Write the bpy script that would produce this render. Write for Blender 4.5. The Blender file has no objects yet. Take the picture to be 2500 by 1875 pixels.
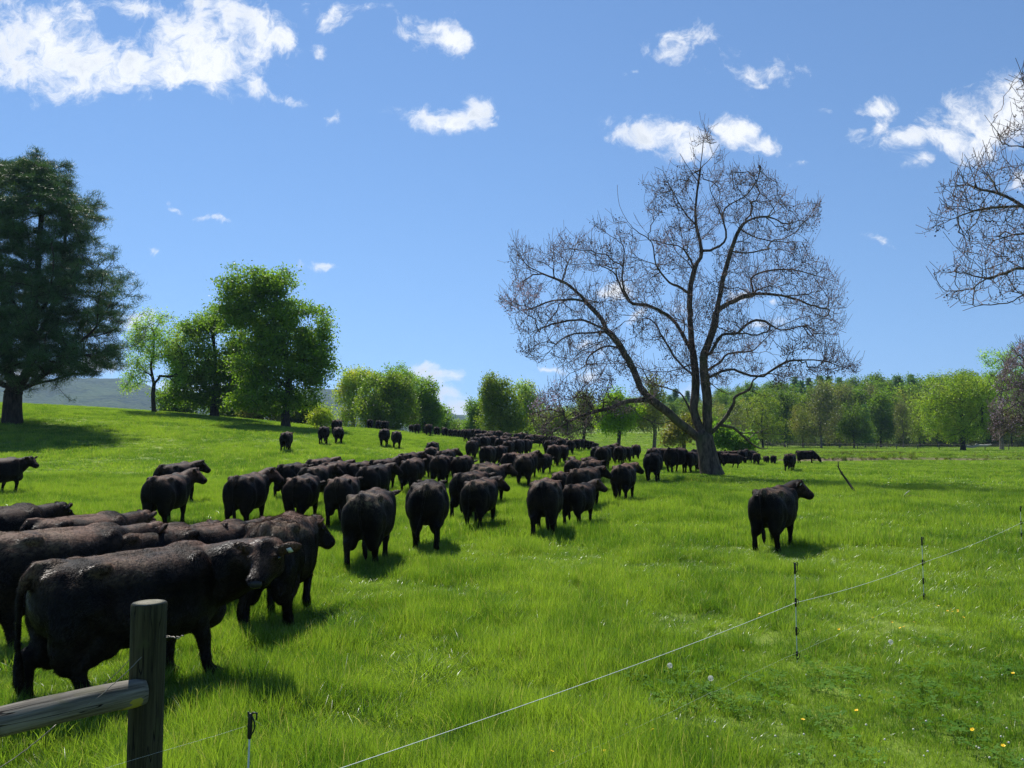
import bpy, math, random
import numpy as np
from mathutils import Vector, Matrix, Euler

SC = bpy.context.scene
COL = SC.collection
R = math.radians

# ------------------------------------------------------------------ camera
EYE = 2.3
PITCH = R(3.95)
FPX = 1950.0                       # focal length in pixels of the 2500 px wide photograph
cam_data = bpy.data.cameras.new('camera')
cam = bpy.data.objects.new('camera', cam_data)
COL.objects.link(cam)
cam.location = (0, 0, EYE)
cam.rotation_euler = (R(90) + PITCH, 0, 0)
cam_data.sensor_width = 36.0
cam_data.lens = 36.0 * FPX / 2500.0
cam_data.clip_start = 0.05
cam_data.clip_end = 12000.0
SC.camera = cam

# ------------------------------------------------------------------ colour management
SC.view_settings.view_transform = 'Standard'
SC.view_settings.look = 'None'
SC.view_settings.gamma = 1.0
SC.view_settings.use_curve_mapping = False
SC.view_settings.exposure = 0.45
SC.cycles.max_bounces = 8
SC.cycles.diffuse_bounces = 4
SC.cycles.glossy_bounces = 2
SC.cycles.transmission_bounces = 4
SC.cycles.transparent_max_bounces = 8
SC.cycles.volume_bounces = 0
SC.cycles.use_denoising = True
SC.cycles.denoiser = 'OPENIMAGEDENOISE'
SC.cycles.denoising_input_passes = 'RGB_ALBEDO_NORMAL'
SC.cycles.denoising_prefilter = 'NONE'
SC.cycles.sample_clamp_indirect = 4.0

# ------------------------------------------------------------------ sun
SUN_EL = R(54)
SUN_AZ = R(-25)                    # clockwise from +Y (view direction); sun ahead and left
SUN_DIR = Vector((math.sin(SUN_AZ) * math.cos(SUN_EL), math.cos(SUN_AZ) * math.cos(SUN_EL), math.sin(SUN_EL)))
sl = bpy.data.lights.new('sun', 'SUN')
sl.energy = 5.0
sl.angle = R(0.53)
sl.color = (1.0, 0.965, 0.90)
sun = bpy.data.objects.new('sun', sl)
COL.objects.link(sun)
sun.rotation_euler = SUN_DIR.to_track_quat('Z', 'Y').to_euler()
sun.location = (-20, 40, 60)

# ------------------------------------------------------------------ node helper
class NT:
    def __init__(self, tree):
        self.t = tree
        tree.nodes.clear()
    def n(self, kind, **kw):
        nd = self.t.nodes.new(kind)
        ins = kw.pop('ins', {})
        for k, v in kw.items():
            setattr(nd, k, v)
        for k, v in ins.items():
            s = nd.inputs[k]
            if isinstance(v, bpy.types.NodeSocket):
                self.t.links.new(v, s)
            else:
                s.default_value = v
        return nd
    def m(self, op, a, b=None, c=None, clamp=False):
        nd = self.t.nodes.new('ShaderNodeMath')
        nd.operation = op
        nd.use_clamp = clamp
        for i, v in enumerate((a, b, c)):
            if v is None:
                continue
            if isinstance(v, bpy.types.NodeSocket):
                self.t.links.new(v, nd.inputs[i])
            else:
                nd.inputs[i].default_value = v
        return nd.outputs[0]
    def mix(self, f, a, b, blend='MIX'):
        nd = self.t.nodes.new('ShaderNodeMix')
        nd.data_type = 'RGBA'
        nd.blend_type = blend
        for s, v in ((nd.inputs[0], f), (nd.inputs[6], a), (nd.inputs[7], b)):
            if isinstance(v, bpy.types.NodeSocket):
                self.t.links.new(v, s)
            else:
                s.default_value = v
        return nd.outputs[2]
    def smooth(self, x, lo, hi, a=0.0, b=1.0):
        nd = self.t.nodes.new('ShaderNodeMapRange')
        nd.interpolation_type = 'SMOOTHSTEP'
        self.t.links.new(x, nd.inputs[0])
        for i, v in enumerate((lo, hi, a, b)):
            nd.inputs[1 + i].default_value = v
        return nd.outputs[0]
    def link(self, a, b):
        self.t.links.new(a, b)

def rgb(r, g, b):
    return (r, g, b, 1.0)

# ------------------------------------------------------------------ photograph geometry -> world directions and points
CP, SP = math.cos(PITCH), math.sin(PITCH)
def uv(px, py):
    """slopes X/Y and Z/Y of the ray that leaves the camera towards a pixel of the photograph"""
    a = (px - 1250.0) / FPX
    b = (937.5 - py) / FPX
    Y = CP - b * SP
    Z = SP + b * CP
    return a / Y, Z / Y
def at(px, py, Y):
    u, v = uv(px, py)
    return Vector((u * Y, Y, EYE + v * Y))

# ------------------------------------------------------------------ world: Nishita sky with cumulus clouds by direction
W = bpy.data.worlds.new('World')
SC.world = W
W.use_nodes = True
w = NT(W.node_tree)
sky = w.n('ShaderNodeTexSky', sky_type='NISHITA', sun_disc=False, sun_elevation=SUN_EL, sun_rotation=SUN_AZ,
          altitude=200.0, air_density=1.0, dust_density=0.0, ozone_density=3.0)
tc = w.n('ShaderNodeTexCoord')
lift = w.n('ShaderNodeVectorMath', operation='MULTIPLY_ADD', ins={0: tc.outputs['Generated'], 1: (1.0, 1.0, 0.80), 2: (0.0, 0.0, 0.125)})
lift2 = w.n('ShaderNodeVectorMath', operation='NORMALIZE', ins={0: lift.outputs[0]})
w.link(lift2.outputs[0], sky.inputs[0])
sep = w.n('ShaderNodeSeparateXYZ', ins={0: tc.outputs['Generated']})
ysafe = w.m('MAXIMUM', sep.outputs[1], 0.02)
cu = w.m('DIVIDE', sep.outputs[0], ysafe)
cv = w.m('DIVIDE', sep.outputs[2], ysafe)
P0 = w.n('ShaderNodeCombineXYZ', ins={0: cu, 1: cv, 2: 0.0}).outputs[0]
nz1 = w.n('ShaderNodeTexNoise', noise_dimensions='3D', ins={'Vector': P0, 'Scale': 7.0, 'Detail': 5.0, 'Roughness': 0.62, 'Distortion': 0.0})
wv = w.n('ShaderNodeVectorMath', operation='SUBTRACT', ins={0: nz1.outputs['Color'], 1: (0.5, 0.5, 0.5)})
ws = w.n('ShaderNodeVectorMath', operation='MULTIPLY', ins={0: wv.outputs[0], 1: (0.085, 0.07, 0.0)})
P1 = w.n('ShaderNodeVectorMath', operation='ADD', ins={0: P0, 1: ws.outputs[0]}).outputs[0]
# cx, cy, rx, ry in photograph pixels, tilt in degrees, fullness
CLOUDS = [
    (-60, 110, 180, 110, 0, 1.0), (90, 95, 150, 105, 0, 1.0), (180, 130, 160, 90, -25, 1.0), (300, 175, 130, 55, -8, .95),
    (230, 190, 150, 45, -5, .9), (480, 110, 125, 95, 0, 1.0), (590, 80, 100, 85, -10, 1.0), (520, 165, 90, 60, 0, .95),
    (430, 195, 70, 45, 0, .8), (680, 95, 65, 35, -25, .75), (560, 20, 55, 40, 0, .8), (610, 195, 60, 35, -10, .55),
    (690, 222, 70, 18, -18, .5), (175, 215, 20, 28, 0, .35), (330, 12, 90, 34, -8, .7), (487, 6, 60, 26, 0, .7),
    (745, 18, 26, 40, 0, .32), (820, 22, 60, 34, 0, .38), (900, 8, 50, 22, 0, .3), (793, 118, 24, 28, -45, .33),
    (1068, 80, 85, 42, -15, .8), (1110, 98, 55, 36, -15, .8), (1035, 60, 40, 24, 0, .55),
    (1080, 280, 90, 36, -5, .85), (1160, 255, 50, 48, 30, .75), (1000, 268, 60, 18, 0, .32), (1190, 288, 30, 16, 0, .4),
    (1640, 125, 70, 48, 0, .45), (1700, 85, 42, 48, 40, .46), (1640, 90, 38, 30, 0, .4), (815, 282, 20, 22, 0, .3),
    (1835, 168, 100, 44, 0, .44), (1830, 208, 60, 30, 0, .3), (1560, 170, 36, 16, 0, .25),
    (1560, 320, 95, 40, -12, .85), (1620, 312, 85, 42, -8, .95), (1680, 345, 90, 38, -6, .8), (1800, 330, 60, 44, -10, .75), (1850, 362, 55, 36, 0, .7), (1530, 285, 30, 22, 30, .35),
    (2130, 260, 70, 24, 10, .42), (2095, 320, 44, 22, 20, .42), (2150, 310, 50, 34, 60, .4), (2230, 335, 120, 44, 5, .6), (2330, 345, 120, 52, 5, .75),
    (2400, 300, 110, 70, 10, .85), (2480, 280, 110, 90, 0, .95), (2600, 280, 160, 90, 0, .9), (2240, 400, 52, 26, 25, .45), (2450, 195, 60, 18, 8, .35), (2480, 430, 50, 26, 0, .5),
    (528, 527, 50, 15, 0, .36), (428, 497, 28, 10, -25, .33), (414, 477, 14, 10, 0, .3), (792, 655, 52, 18, -5, .5), (378, 608, 16, 10, -30, .28), (800, 278, 12, 16, 0, .25), (2150, 600, 50, 14, -30, .3), (1950, 405, 30, 12, 0, .25), (2005, 265, 30, 16, 0, .2),
    (320, 775, 70, 34, 20, .6), (150, 905, 330, 26, 3, .6), (480, 925, 150, 22, 0, .5),
    (1040, 908, 60, 22, 0, .65), (1085, 922, 60, 28, 0, .6), (1110, 965, 75, 26, 0, .5), (1115, 1000, 110, 30, 0, .7),
    (1338, 897, 50, 10, 0, .45), (1430, 903, 46, 18, 0, .5), (1485, 708, 44, 30, 0, .6), (1805, 716, 40, 16, 0, .5), (1560, 784, 44, 18, 0, .5), (1900, 740, 40, 12, 0, .3), (1860, 790, 60, 20, 0, .4), (1680, 760, 50, 24, 0, .4), (1440, 850, 60, 18, 0, .4), (1640, 960, 100, 18, 0, .35),
    (60, 700, 60, 20, 0, .3), (840, 890, 30, 10, 0, .25),
    (-700, 250, 330, 120, 0, .9), (-500, 650, 260, 60, 0, .7), (3100, 500, 300, 80, 0, .8), (3300, 150, 300, 120, 0, .9), (700, -350, 500, 120, 0, .8), (1900, -420, 420, 120, 0, .7), (2900, -300, 300, 160, 0, .8),
]
field = None
for cx, cy, rx, ry, tilt, full in CLOUDS:
    c = uv(cx, cy)
    ex = abs(uv(cx + rx, cy)[0] - c[0]); ey = abs(uv(cx, cy - ry)[1] - c[1])
    # (a vanishing dependence on the previous cloud keeps the shader's evaluation in sequence)
    Pk = P1 if field is None else w.n('ShaderNodeVectorMath', operation='MULTIPLY_ADD', ins={0: field, 1: (1e-9, 1e-9, 1e-9), 2: P1}).outputs[0]
    mp = w.n('ShaderNodeMapping', vector_type='TEXTURE', ins={'Vector': Pk, 'Location': (c[0], c[1], 0), 'Rotation': (0, 0, R(tilt)), 'Scale': (ex * 1.25, ey * 1.25, 1.0)})
    ln = w.n('ShaderNodeVectorMath', operation='LENGTH', ins={0: mp.outputs[0]})
    g = w.m('SUBTRACT', 1.0, ln.outputs['Value'])
    g = w.m('MULTIPLY', g, 0.30 + 0.74 * full)
    g = w.m('SUBTRACT', g, 0.22 * (1 - full))
    field = g if field is None else w.m('SMOOTH_MAX', field, g, 0.12)
field = w.m('MINIMUM', field, 0.62)
nz2 = w.n('ShaderNodeTexNoise', noise_dimensions='3D', ins={'Vector': P1, 'Scale': 24.0, 'Detail': 10.0, 'Roughness': 0.68, 'Distortion': 0.35})
nz3 = w.n('ShaderNodeTexNoise', noise_dimensions='3D', ins={'Vector': P0, 'Scale': 9.0, 'Detail': 4.0, 'Roughness': 0.5})
d = w.m('ADD', field, w.m('MULTIPLY', w.m('SUBTRACT', nz2.outputs[0], 0.53), 2.25))
dens = w.smooth(d, -0.03, 0.68)
front = w.smooth(sep.outputs[1], 0.03, 0.10)
dens = w.m('MULTIPLY', dens, front)
dens = w.m('MULTIPLY', dens, 0.97)
shade = w.smooth(w.m('ADD', w.m('MULTIPLY', d, 0.5), nz3.outputs[0]), 0.72, 1.02)
CLOUD_LIT, CLOUD_SHADE = rgb(9.3, 9.5, 9.8), rgb(6.9, 7.4, 8.1)
ccol = w.mix(shade, CLOUD_LIT, CLOUD_SHADE)
tint = w.mix(1.0, sky.outputs[0], rgb(.96, 1.11, 1.22), 'MULTIPLY')
allc = w.mix(dens, tint, ccol)
bg = w.n('ShaderNodeBackground', ins={'Color': allc, 'Strength': 0.080})
wo = w.n('ShaderNodeOutputWorld', ins={'Surface': bg.outputs[0]})
W.cycles.sampling_method = 'MANUAL'
W.cycles.sample_map_resolution = 512

# ------------------------------------------------------------------ noise on numpy arrays
def _hash(ix, iy, seed):
    h = (ix.astype(np.int64) * 374761393 + iy.astype(np.int64) * 668265263 + seed * 974634777) & 0xffffffff
    h = ((h ^ (h >> 13)) * 1274126177) & 0xffffffff
    return ((h ^ (h >> 16)) & 0xffff) / 65535.0
def vnoise(x, y, seed=0):
    x = np.asarray(x, float); y = np.asarray(y, float)
    ix = np.floor(x); iy = np.floor(y)
    fx = x - ix; fy = y - iy
    fx = fx * fx * (3 - 2 * fx); fy = fy * fy * (3 - 2 * fy)
    a = _hash(ix, iy, seed); b = _hash(ix + 1, iy, seed); c = _hash(ix, iy + 1, seed); d = _hash(ix + 1, iy + 1, seed)
    return (a * (1 - fx) + b * fx) * (1 - fy) + (c * (1 - fx) + d * fx) * fy
def fbm(x, y, seed=0, oct=4):
    s = 0; a = 0.5; t = 0
    for k in range(oct):
        s = s + a * vnoise(np.asarray(x) * 2 ** k + 17.3 * k, np.asarray(y) * 2 ** k - 9.1 * k, seed + k)
        t += a; a *= 0.5
    return s / t
def sstep(x, lo, hi):
    t = np.clip((np.asarray(x, float) - lo) / (hi - lo), 0, 1)
    return t * t * (3 - 2 * t)

# ------------------------------------------------------------------ terrain height
POND_Y, POND_X0, POND_X1 = 88.0, 25.0, 84.0
def pond_mask(x, y):
    cy = 88.0 - 0.10 * (x - 50) + 1.3 * (vnoise(x / 6.0, x * 0 + 3.3, 5) - .5)
    half = 6.5 * sstep(x, 24, 34) * (1 - sstep(x, 76, 90)) + 0.001
    return 1 - sstep(np.abs(y - cy) / half, 0.85, 1.12) * 1.0
def height(x, y):
    x = np.asarray(x, float); y = np.asarray(y, float)
    wx = np.interp(x, [-400, -200, -90, -60, -50, -40, -36, -25, -16, -8, 5, 18, 60], [8.5, 8.5, 7.3, 6.5, 5.95, 5.25, 4.95, 3.95, 3.35, 2.45, 1.35, 0.0, 0.0])
    r = sstep(y, 12, 96) - 0.9 * sstep(y, 100, 190)
    z = wx * r
    t = x / np.maximum(y, 1.0)
    z = z + 4.6 * sstep(y, 125, 270) * sstep(t, -0.05, 0.04) * (1 - sstep(t, 0.20, 0.34))
    z = z + 9.0 * sstep(y, 228, 340) * sstep(t, 0.12, 0.26)
    z = z + 10.0 * sstep(y, 340, 700)
    z = z - 25 * sstep(y, 150, 600) * (1 - sstep(t, -0.12, -0.02))
    z = z + 0.35 * (fbm(x / 22.0, y / 22.0, 3, 2) - .5) * sstep(np.abs(y), 15, 60)
    z = z + 0.05 * (vnoise(x / 1.7, y / 1.7, 9) - .5)
    z = z + 0.45 * sstep(y - (94.5 - 0.10 * (x - 50)), 0, 4) * sstep(x, 20, 34) * (1 - sstep(y, 110, 160))
    pm = pond_mask(x, y)
    z = z * (1 - pm) - 0.62 * pm
    return z
def hz(x, y):
    return float(height(np.array([x]), np.array([y]))[0])

# ------------------------------------------------------------------ mesh and object helpers
def mesh_from(name, verts, faces, mats=None, smooth=False, attrs=None, mat_idx=None):
    """verts (n,3) array; faces: a (m,k) array, or a list of such arrays of different k"""
    me = bpy.data.meshes.new(name)
    verts = np.asarray(verts, dtype=np.float32)
    fl = faces if isinstance(faces, list) else [faces]
    fl = [np.asarray(f, dtype=np.int32) for f in fl if len(f)]
    me.vertices.add(len(verts))
    me.vertices.foreach_set('co', verts.ravel())
    nl = sum(f.size for f in fl); npoly = sum(len(f) for f in fl)
    me.loops.add(nl); me.polygons.add(npoly)
    me.loops.foreach_set('vertex_index', np.concatenate([f.ravel() for f in fl]))
    tot = np.concatenate([np.full(len(f), f.shape[1], np.int32) for f in fl])
    st = np.concatenate([[0], np.cumsum(tot)[:-1]]).astype(np.int32)
    me.polygons.foreach_set('loop_start', st)
    if smooth:
        me.polygons.foreach_set('use_smooth', np.ones(npoly, bool))
    for m_ in (mats or []):
        me.materials.append(m_)
    if mat_idx is not None:
        me.polygons.foreach_set('material_index', np.asarray(mat_idx, np.int32))
    me.update(calc_edges=True)
    for k, v in (attrs or {}).items():
        a = me.attributes.new(k, 'FLOAT', 'POINT')
        a.data.foreach_set('value', np.asarray(v, np.float32))
    me.validate()
    return me
def obj(name, me, parent=None, loc=(0, 0, 0)):
    o = bpy.data.objects.new(name, me)
    COL.objects.link(o)
    o.location = loc
    if parent is not None:
        o.parent = parent
    return o
def tag(o, label=None, cat=None, group=None, kind=None):
    if label: o['label'] = label
    if cat: o['category'] = cat
    if group: o['group'] = group
    if kind: o['kind'] = kind
    return o
def thing(name, label, cat, loc=(0, 0, 0), rz=0.0, group=None):
    o = bpy.data.objects.new(name, None)
    COL.objects.link(o)
    o.location = loc; o.rotation_euler = (0, 0, rz)
    o.empty_display_size = 0.3
    return tag(o, label, cat, group)

class MB:
    """collects primitives into one mesh"""
    def __init__(self):
        self.v = []; self.f4 = []; self.f3 = []; self.n = 0
    def add(self, v, f):
        v = np.asarray(v, float); f = np.asarray(f, int)
        if f.size:
            (self.f4 if f.shape[1] == 4 else self.f3).append(f + self.n)
        self.v.append(v); self.n += len(v)
    def loft(self, rings, cap=True):
        """rings: list of (n,3) arrays"""
        n = len(rings[0]); k = len(rings)
        V = np.concatenate(rings); F = []
        i = np.arange(n); j = (i + 1) % n
        for a in range(k - 1):
            F.append(np.stack([a * n + i, a * n + j, (a + 1) * n + j, (a + 1) * n + i], 1))
        base = self.n
        self.add(V, np.concatenate(F))
        if cap:
            for r_, rev in ((0, True), (k - 1, False)):
                c = rings[r_].mean(0)
                idx = base + r_ * n
                self.v.append(c[None]); ci = self.n; self.n += 1
                t = np.stack([np.full(n, ci), idx + (j if rev else i), idx + (i if rev else j)], 1)
                self.f3.append(t)
    def ball(self, c, r, rot=None, nu=14, nv=9):
        th = np.linspace(0, np.pi, nv + 1)[1:-1]
        ph = np.linspace(0, 2 * np.pi, nu, endpoint=False)
        rings = []
        r = np.array(r, float) * np.ones(3)
        M = np.array(rot) if rot is not None else np.eye(3)
        def tr(p): return (p * r) @ M.T + np.array(c)
        V = [np.array([[0, 0, 1.0]])]
        for t in th:
            V.append(np.stack([np.sin(t) * np.cos(ph), np.sin(t) * np.sin(ph), np.full(nu, np.cos(t))], 1))
        V.append(np.array([[0, 0, -1.0]]))
        V = tr(np.concatenate(V))
        F = []; i = np.arange(nu); j = (i + 1) % nu
        for a in range(len(th) - 1):
            o_ = 1 + a * nu
            F.append(np.stack([o_ + i, o_ + nu + i, o_ + nu + j, o_ + j], 1))
        T = np.concatenate([np.stack([np.zeros(nu, int), 1 + i, 1 + j], 1),
                            np.stack([np.full(nu, len(V) - 1), 1 + (len(th) - 1) * nu + j, 1 + (len(th) - 1) * nu + i], 1)])
        b = self.n
        self.add(V, np.concatenate(F)); self.f3.append(T + b)
    def limb(self, pts, rad, n=12, flat=None, caps=True):
        """tapered tube through points with rounded ends"""
        P = np.array(pts, float); Rr = np.array(rad, float)
        T = np.gradient(P, axis=0); T /= np.linalg.norm(T, axis=1)[:, None] + 1e-9
        up = np.array([0, 0, 1.0]) if abs(T[0][2]) < 0.9 else np.array([1.0, 0, 0])
        rings = []; x = np.cross(up, T[0]); x /= np.linalg.norm(x)
        a = np.linspace(0, 2 * np.pi, n, endpoint=False)
        def ring(c, x_, y_, r_):
            return c + r_ * (np.cos(a)[:, None] * x_ + np.sin(a)[:, None] * y_)
        for k in range(len(P)):
            x = x - T[k] * np.dot(x, T[k]); x /= np.linalg.norm(x) + 1e-9
            y = np.cross(T[k], x)
            if k == 0 and caps:
                for s in (1.35, 1.1):
                    pass
                rings.append(ring(P[k] - T[k] * Rr[k] * .95, x, y, Rr[k] * .3)); rings.append(ring(P[k] - T[k] * Rr[k] * .6, x, y, Rr[k] * .8))
            rings.append(ring(P[k], x, y, Rr[k]))
            if k == len(P) - 1 and caps:
                rings.append(ring(P[k] + T[k] * Rr[k] * .6, x, y, Rr[k] * .8)); rings.append(ring(P[k] + T[k] * Rr[k] * .95, x, y, Rr[k] * .3))
        self.loft(rings)
    def box(self, c, s, rot=None):
        q = np.array([[-1, -1, -1], [1, -1, -1], [1, 1, -1], [-1, 1, -1], [-1, -1, 1], [1, -1, 1], [1, 1, 1], [-1, 1, 1]], float) * np.array(s) / 2
        if rot is not None: q = q @ np.array(rot).T
        self.add(q + np.array(c), [[3, 2, 1, 0], [4, 5, 6, 7], [0, 1, 5, 4], [1, 2, 6, 5], [2, 3, 7, 6], [3, 0, 4, 7]])
    def mesh(self, name, mats=None, smooth=True):
        V = np.concatenate(self.v)
        fl = []
        if self.f4: fl.append(np.concatenate(self.f4))
        if self.f3: fl.append(np.concatenate(self.f3))
        return mesh_from(name, V, fl, mats, smooth)

# ------------------------------------------------------------------ materials
def material(name):
    m_ = bpy.data.materials.new(name)
    m_.use_nodes = True
    return m_, NT(m_.node_tree)
def out(n, sh, disp=None):
    o = n.n('ShaderNodeOutputMaterial', ins={'Surface': sh})
    return o
def principled(n, col, rough=0.6, spec=0.4, **kw):
    ins = {'Base Color': col, 'Roughness': rough, 'Specular IOR Level': spec}
    ins.update(kw)
    return n.n('ShaderNodeBsdfPrincipled', ins=ins).outputs[0]
# ================================================================== THE SETTING: ground, pond, hills
def geo_axis(segs):
    o_ = [segs[0][0]]
    for a, b, st in segs:
        o_ += list(np.arange(a + st, b + 1e-6, st))
    return np.array(sorted(set(np.round(o_, 3))))
gx = geo_axis([(-3600, -1200, 400), (-1200, -300, 60), (-300, -80, 8), (-80, 90, 1.25), (90, 300, 7), (300, 1200, 60), (1200, 3600, 400)])
gy = geo_axis([(-200, -20, 20), (-20, 2, 1.5), (2, 30, .8), (30, 110, .8), (110, 350, 5), (350, 1200, 40), (1200, 4200, 500)])
GX, GY = np.meshgrid(gx, gy)
GZ = height(GX.ravel(), GY.ravel())
nx, ny = len(gx), len(gy)
ii, jj = np.meshgrid(np.arange(nx - 1), np.arange(ny - 1))
a0 = (jj * nx + ii).ravel()
F = np.stack([a0, a0 + 1, a0 + 1 + nx, a0 + nx], 1)
xr, yr = GX.ravel(), GY.ravel()
pm = pond_mask(xr, yr)
# bare soil on the pond bank, straw and rushes around it
bank = np.clip(pond_mask(xr, yr - 0.6) + pond_mask(xr, yr + 0.3), 0, 1)
rough_zone = sstep(yr, 92, 98) * (1 - sstep(yr, 128, 140)) * sstep(xr, 26, 36) * (1 - sstep(xr, 62 , 84))
mud_mat = None
m_, n = material('pasture_soil')
pos = n.n('ShaderNodeNewGeometry').outputs['Position']
na = n.n('ShaderNodeTexNoise', ins={'Vector': pos, 'Scale': 0.12, 'Detail': 6.0, 'Roughness': 0.6})
nb = n.n('ShaderNodeTexNoise', ins={'Vector': pos, 'Scale': 2.2, 'Detail': 8.0, 'Roughness': 0.7})
nc = n.n('ShaderNodeTexNoise', ins={'Vector': pos, 'Scale': 14.0, 'Detail': 5.0, 'Roughness': 0.7})
g1 = n.mix(n.smooth(nb.outputs[0], .35, .65), rgb(.075, .135, .014), rgb(.15, .225, .028))
g2 = n.mix(n.smooth(na.outputs[0], .4, .62), g1, rgb(.18, .24, .035))
g3 = n.mix(n.smooth(nc.outputs[0], .5, .75, 0, .6), g2, rgb(.025, .05, .008))
soil = n.n('ShaderNodeAttribute', attribute_name='soil').outputs['Fac']
rushes = n.n('ShaderNodeAttribute', attribute_name='rushes').outputs['Fac']
g4 = n.mix(n.m('MULTIPLY', rushes, .8), g3, rgb(.085, .115, .028))
g5 = n.mix(n.smooth(n.m('ADD', soil, n.m('MULTIPLY', n.m('SUBTRACT', nb.outputs[0], .5), .6)), .25, .6), g4, rgb(.20, .165, .09))
bp = n.n('ShaderNodeBump', ins={'Strength': 0.6, 'Distance': 0.05, 'Height': nc.outputs[0]})
out(n, principled(n, g5, .9, .15, Normal=bp.outputs[0]))
MAT_SOIL = m_
me = mesh_from('pasture', np.stack([xr, yr, GZ], 1), F, [MAT_SOIL], True, {'soil': bank, 'rushes': rough_zone})
ground = obj('ground', me); tag(ground, kind='structure')

# pond water
m_, n = material('pond_water')
pos = n.n('ShaderNodeNewGeometry').outputs['Position']
nw = n.n('ShaderNodeTexNoise', ins={'Vector': pos, 'Scale': 3.0, 'Detail': 3.0})
bp = n.n('ShaderNodeBump', ins={'Strength': .12, 'Distance': .03, 'Height': nw.outputs[0]})
out(n, principled(n, rgb(.085, .07, .035), .08, .5, Normal=bp.outputs[0]))
xs = np.linspace(22, 92, 36); top = []; bot = []
V = np.concatenate([np.stack([xs, 97 - .1 * (xs - 50), np.full(36, -.34)], 1), np.stack([xs, 79 - .1 * (xs - 50), np.full(36, -.34)], 1)])
i = np.arange(35)
water = obj('water', mesh_from('pond', V, np.stack([i + 36, i + 37, i + 1, i], 1), [m_], True)); tag(water, kind='structure')

# distant wooded ridges
def ridge(name, D0, D1, prof, zb, seed, mat, nxr=420, nyr=26):
    px = np.array([p[0] for p in prof], float); py = np.array([p[1] for p in prof], float)
    xs = np.linspace(px[0], px[-1], nxr)
    ys = np.interp(xs, px, py)
    u = np.array([uv(a, b) for a, b in zip(xs, ys)])
    s = np.linspace(0, 1.35, nyr)
    V = []
    for k in s:
        Y = D0 + (D1 - D0) * k
        ztop = EYE + u[:, 1] * D1
        kk = np.sin(min(k, 2 - k) * np.pi / 2) ** .9
        z = zb + (ztop - zb) * kk
        X = u[:, 0] * Y
        z = z + (ztop - zb) * .10 * (fbm(X / 260, np.full(nxr, Y) / 260, seed, 3) - .5) * np.sin(min(k, 1) * np.pi)
        z = z + 9 * (vnoise(X / 14, np.full(nxr, Y) / 14 + k * 7, seed + 9) - .5)
        V.append(np.stack([X, np.full(nxr, Y), z], 1))
    V = np.concatenate(V)
    ii, jj = np.meshgrid(np.arange(nxr - 1), np.arange(nyr - 1))
    a0 = (jj * nxr + ii).ravel()
    return obj(name, mesh_from(name, V, np.stack([a0, a0 + 1, a0 + 1 + nxr, a0 + nxr], 1), [mat], True))
m_, n = material('far_forest')
pos = n.n('ShaderNodeNewGeometry').outputs['Position']
va = n.n('ShaderNodeTexVoronoi', ins={'Vector': pos, 'Scale': .075, 'Randomness': 1.0})
na = n.n('ShaderNodeTexNoise', ins={'Vector': pos, 'Scale': .006, 'Detail': 6.0, 'Roughness': .65})
nb = n.n('ShaderNodeTexNoise', ins={'Vector': pos, 'Scale': .09, 'Detail': 4.0, 'Roughness': .6})
c1 = n.mix(n.smooth(na.outputs[0], .42, .6), rgb(.016, .034, .026), rgb(.050, .082, .040))  # distance haze partly painted into the canopy as bluish green
sc_ = n.n('ShaderNodeSeparateColor', ins={0: va.outputs['Color']})
c2 = n.mix(n.m('MULTIPLY', sc_.outputs[0], .6), c1, rgb(.075, .10, .045))
c3 = n.mix(n.smooth(nb.outputs[0], .55, .75, 0, .5), c2, rgb(.02, .04, .018))
bp = n.n('ShaderNodeBump', ins={'Strength': 1.0, 'Distance': 6.0, 'Height': va.outputs['Distance']}, invert=True)
out(n, principled(n, c3, .95, .05, Normal=bp.outputs[0]))
MAT_RIDGE = m_
rg = ridge('hills', 1150, 2400, [(-750, 890), (-300, 905), (0, 925), (60, 930), (180, 929), (290, 932), (350, 943), (400, 962), (460, 982), (560, 985), (680, 965), (760, 955), (830, 960), (900, 985), (1000, 1001), (1080, 1006), (1110, 1014), (1160, 1024), (1300, 1040), (1600, 1048), (2600, 1052), (2900, 1045)], -40, 4, MAT_RIDGE)
tag(rg, kind='structure')

# ================================================================== GRASS
def blade_mat(name, c_lo, c_hi, c_dry, trans=0.5):
    m_, n = material(name)
    pos = n.n('ShaderNodeNewGeometry').outputs['Position']
    rnd = n.n('ShaderNodeAttribute', attribute_name='rnd').outputs['Fac']
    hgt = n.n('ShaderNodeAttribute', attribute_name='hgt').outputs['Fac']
    na = n.n('ShaderNodeTexNoise', ins={'Vector': pos, 'Scale': .22, 'Detail': 4.0, 'Roughness': .6})
    nb = n.n('ShaderNodeTexNoise', ins={'Vector': pos, 'Scale': 1.3, 'Detail': 3.0, 'Roughness': .6})
    mixv = n.m('ADD', n.m('MULTIPLY', na.outputs[0], .55), n.m('MULTIPLY', nb.outputs[0], .45))
    base = n.mix(n.smooth(mixv, .41, .57), c_lo, c_hi)
    base = n.mix(n.m('MULTIPLY', n.smooth(rnd, .0, 1.0), .55), base, rgb(c_hi[0] * 1.25, c_hi[1] * 1.12, c_hi[2]))
    dry = n.m('GREATER_THAN', rnd, .955)
    base = n.mix(n.m('MULTIPLY', dry, .8), base, c_dry)
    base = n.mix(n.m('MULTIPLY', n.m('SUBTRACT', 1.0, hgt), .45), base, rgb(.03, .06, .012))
    pr = principled(n, base, .30, .55)
    tb = n.mix(1.0, base, rgb(1.7, 1.75, .75), 'MULTIPLY')
    tr = n.n('ShaderNodeBsdfTranslucent', ins={'Color': tb}).outputs[0]
    mx = n.n('ShaderNodeMixShader', ins={0: trans, 1: pr, 2: tr}).outputs[0]
    out(n, mx)
    return m_
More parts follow.
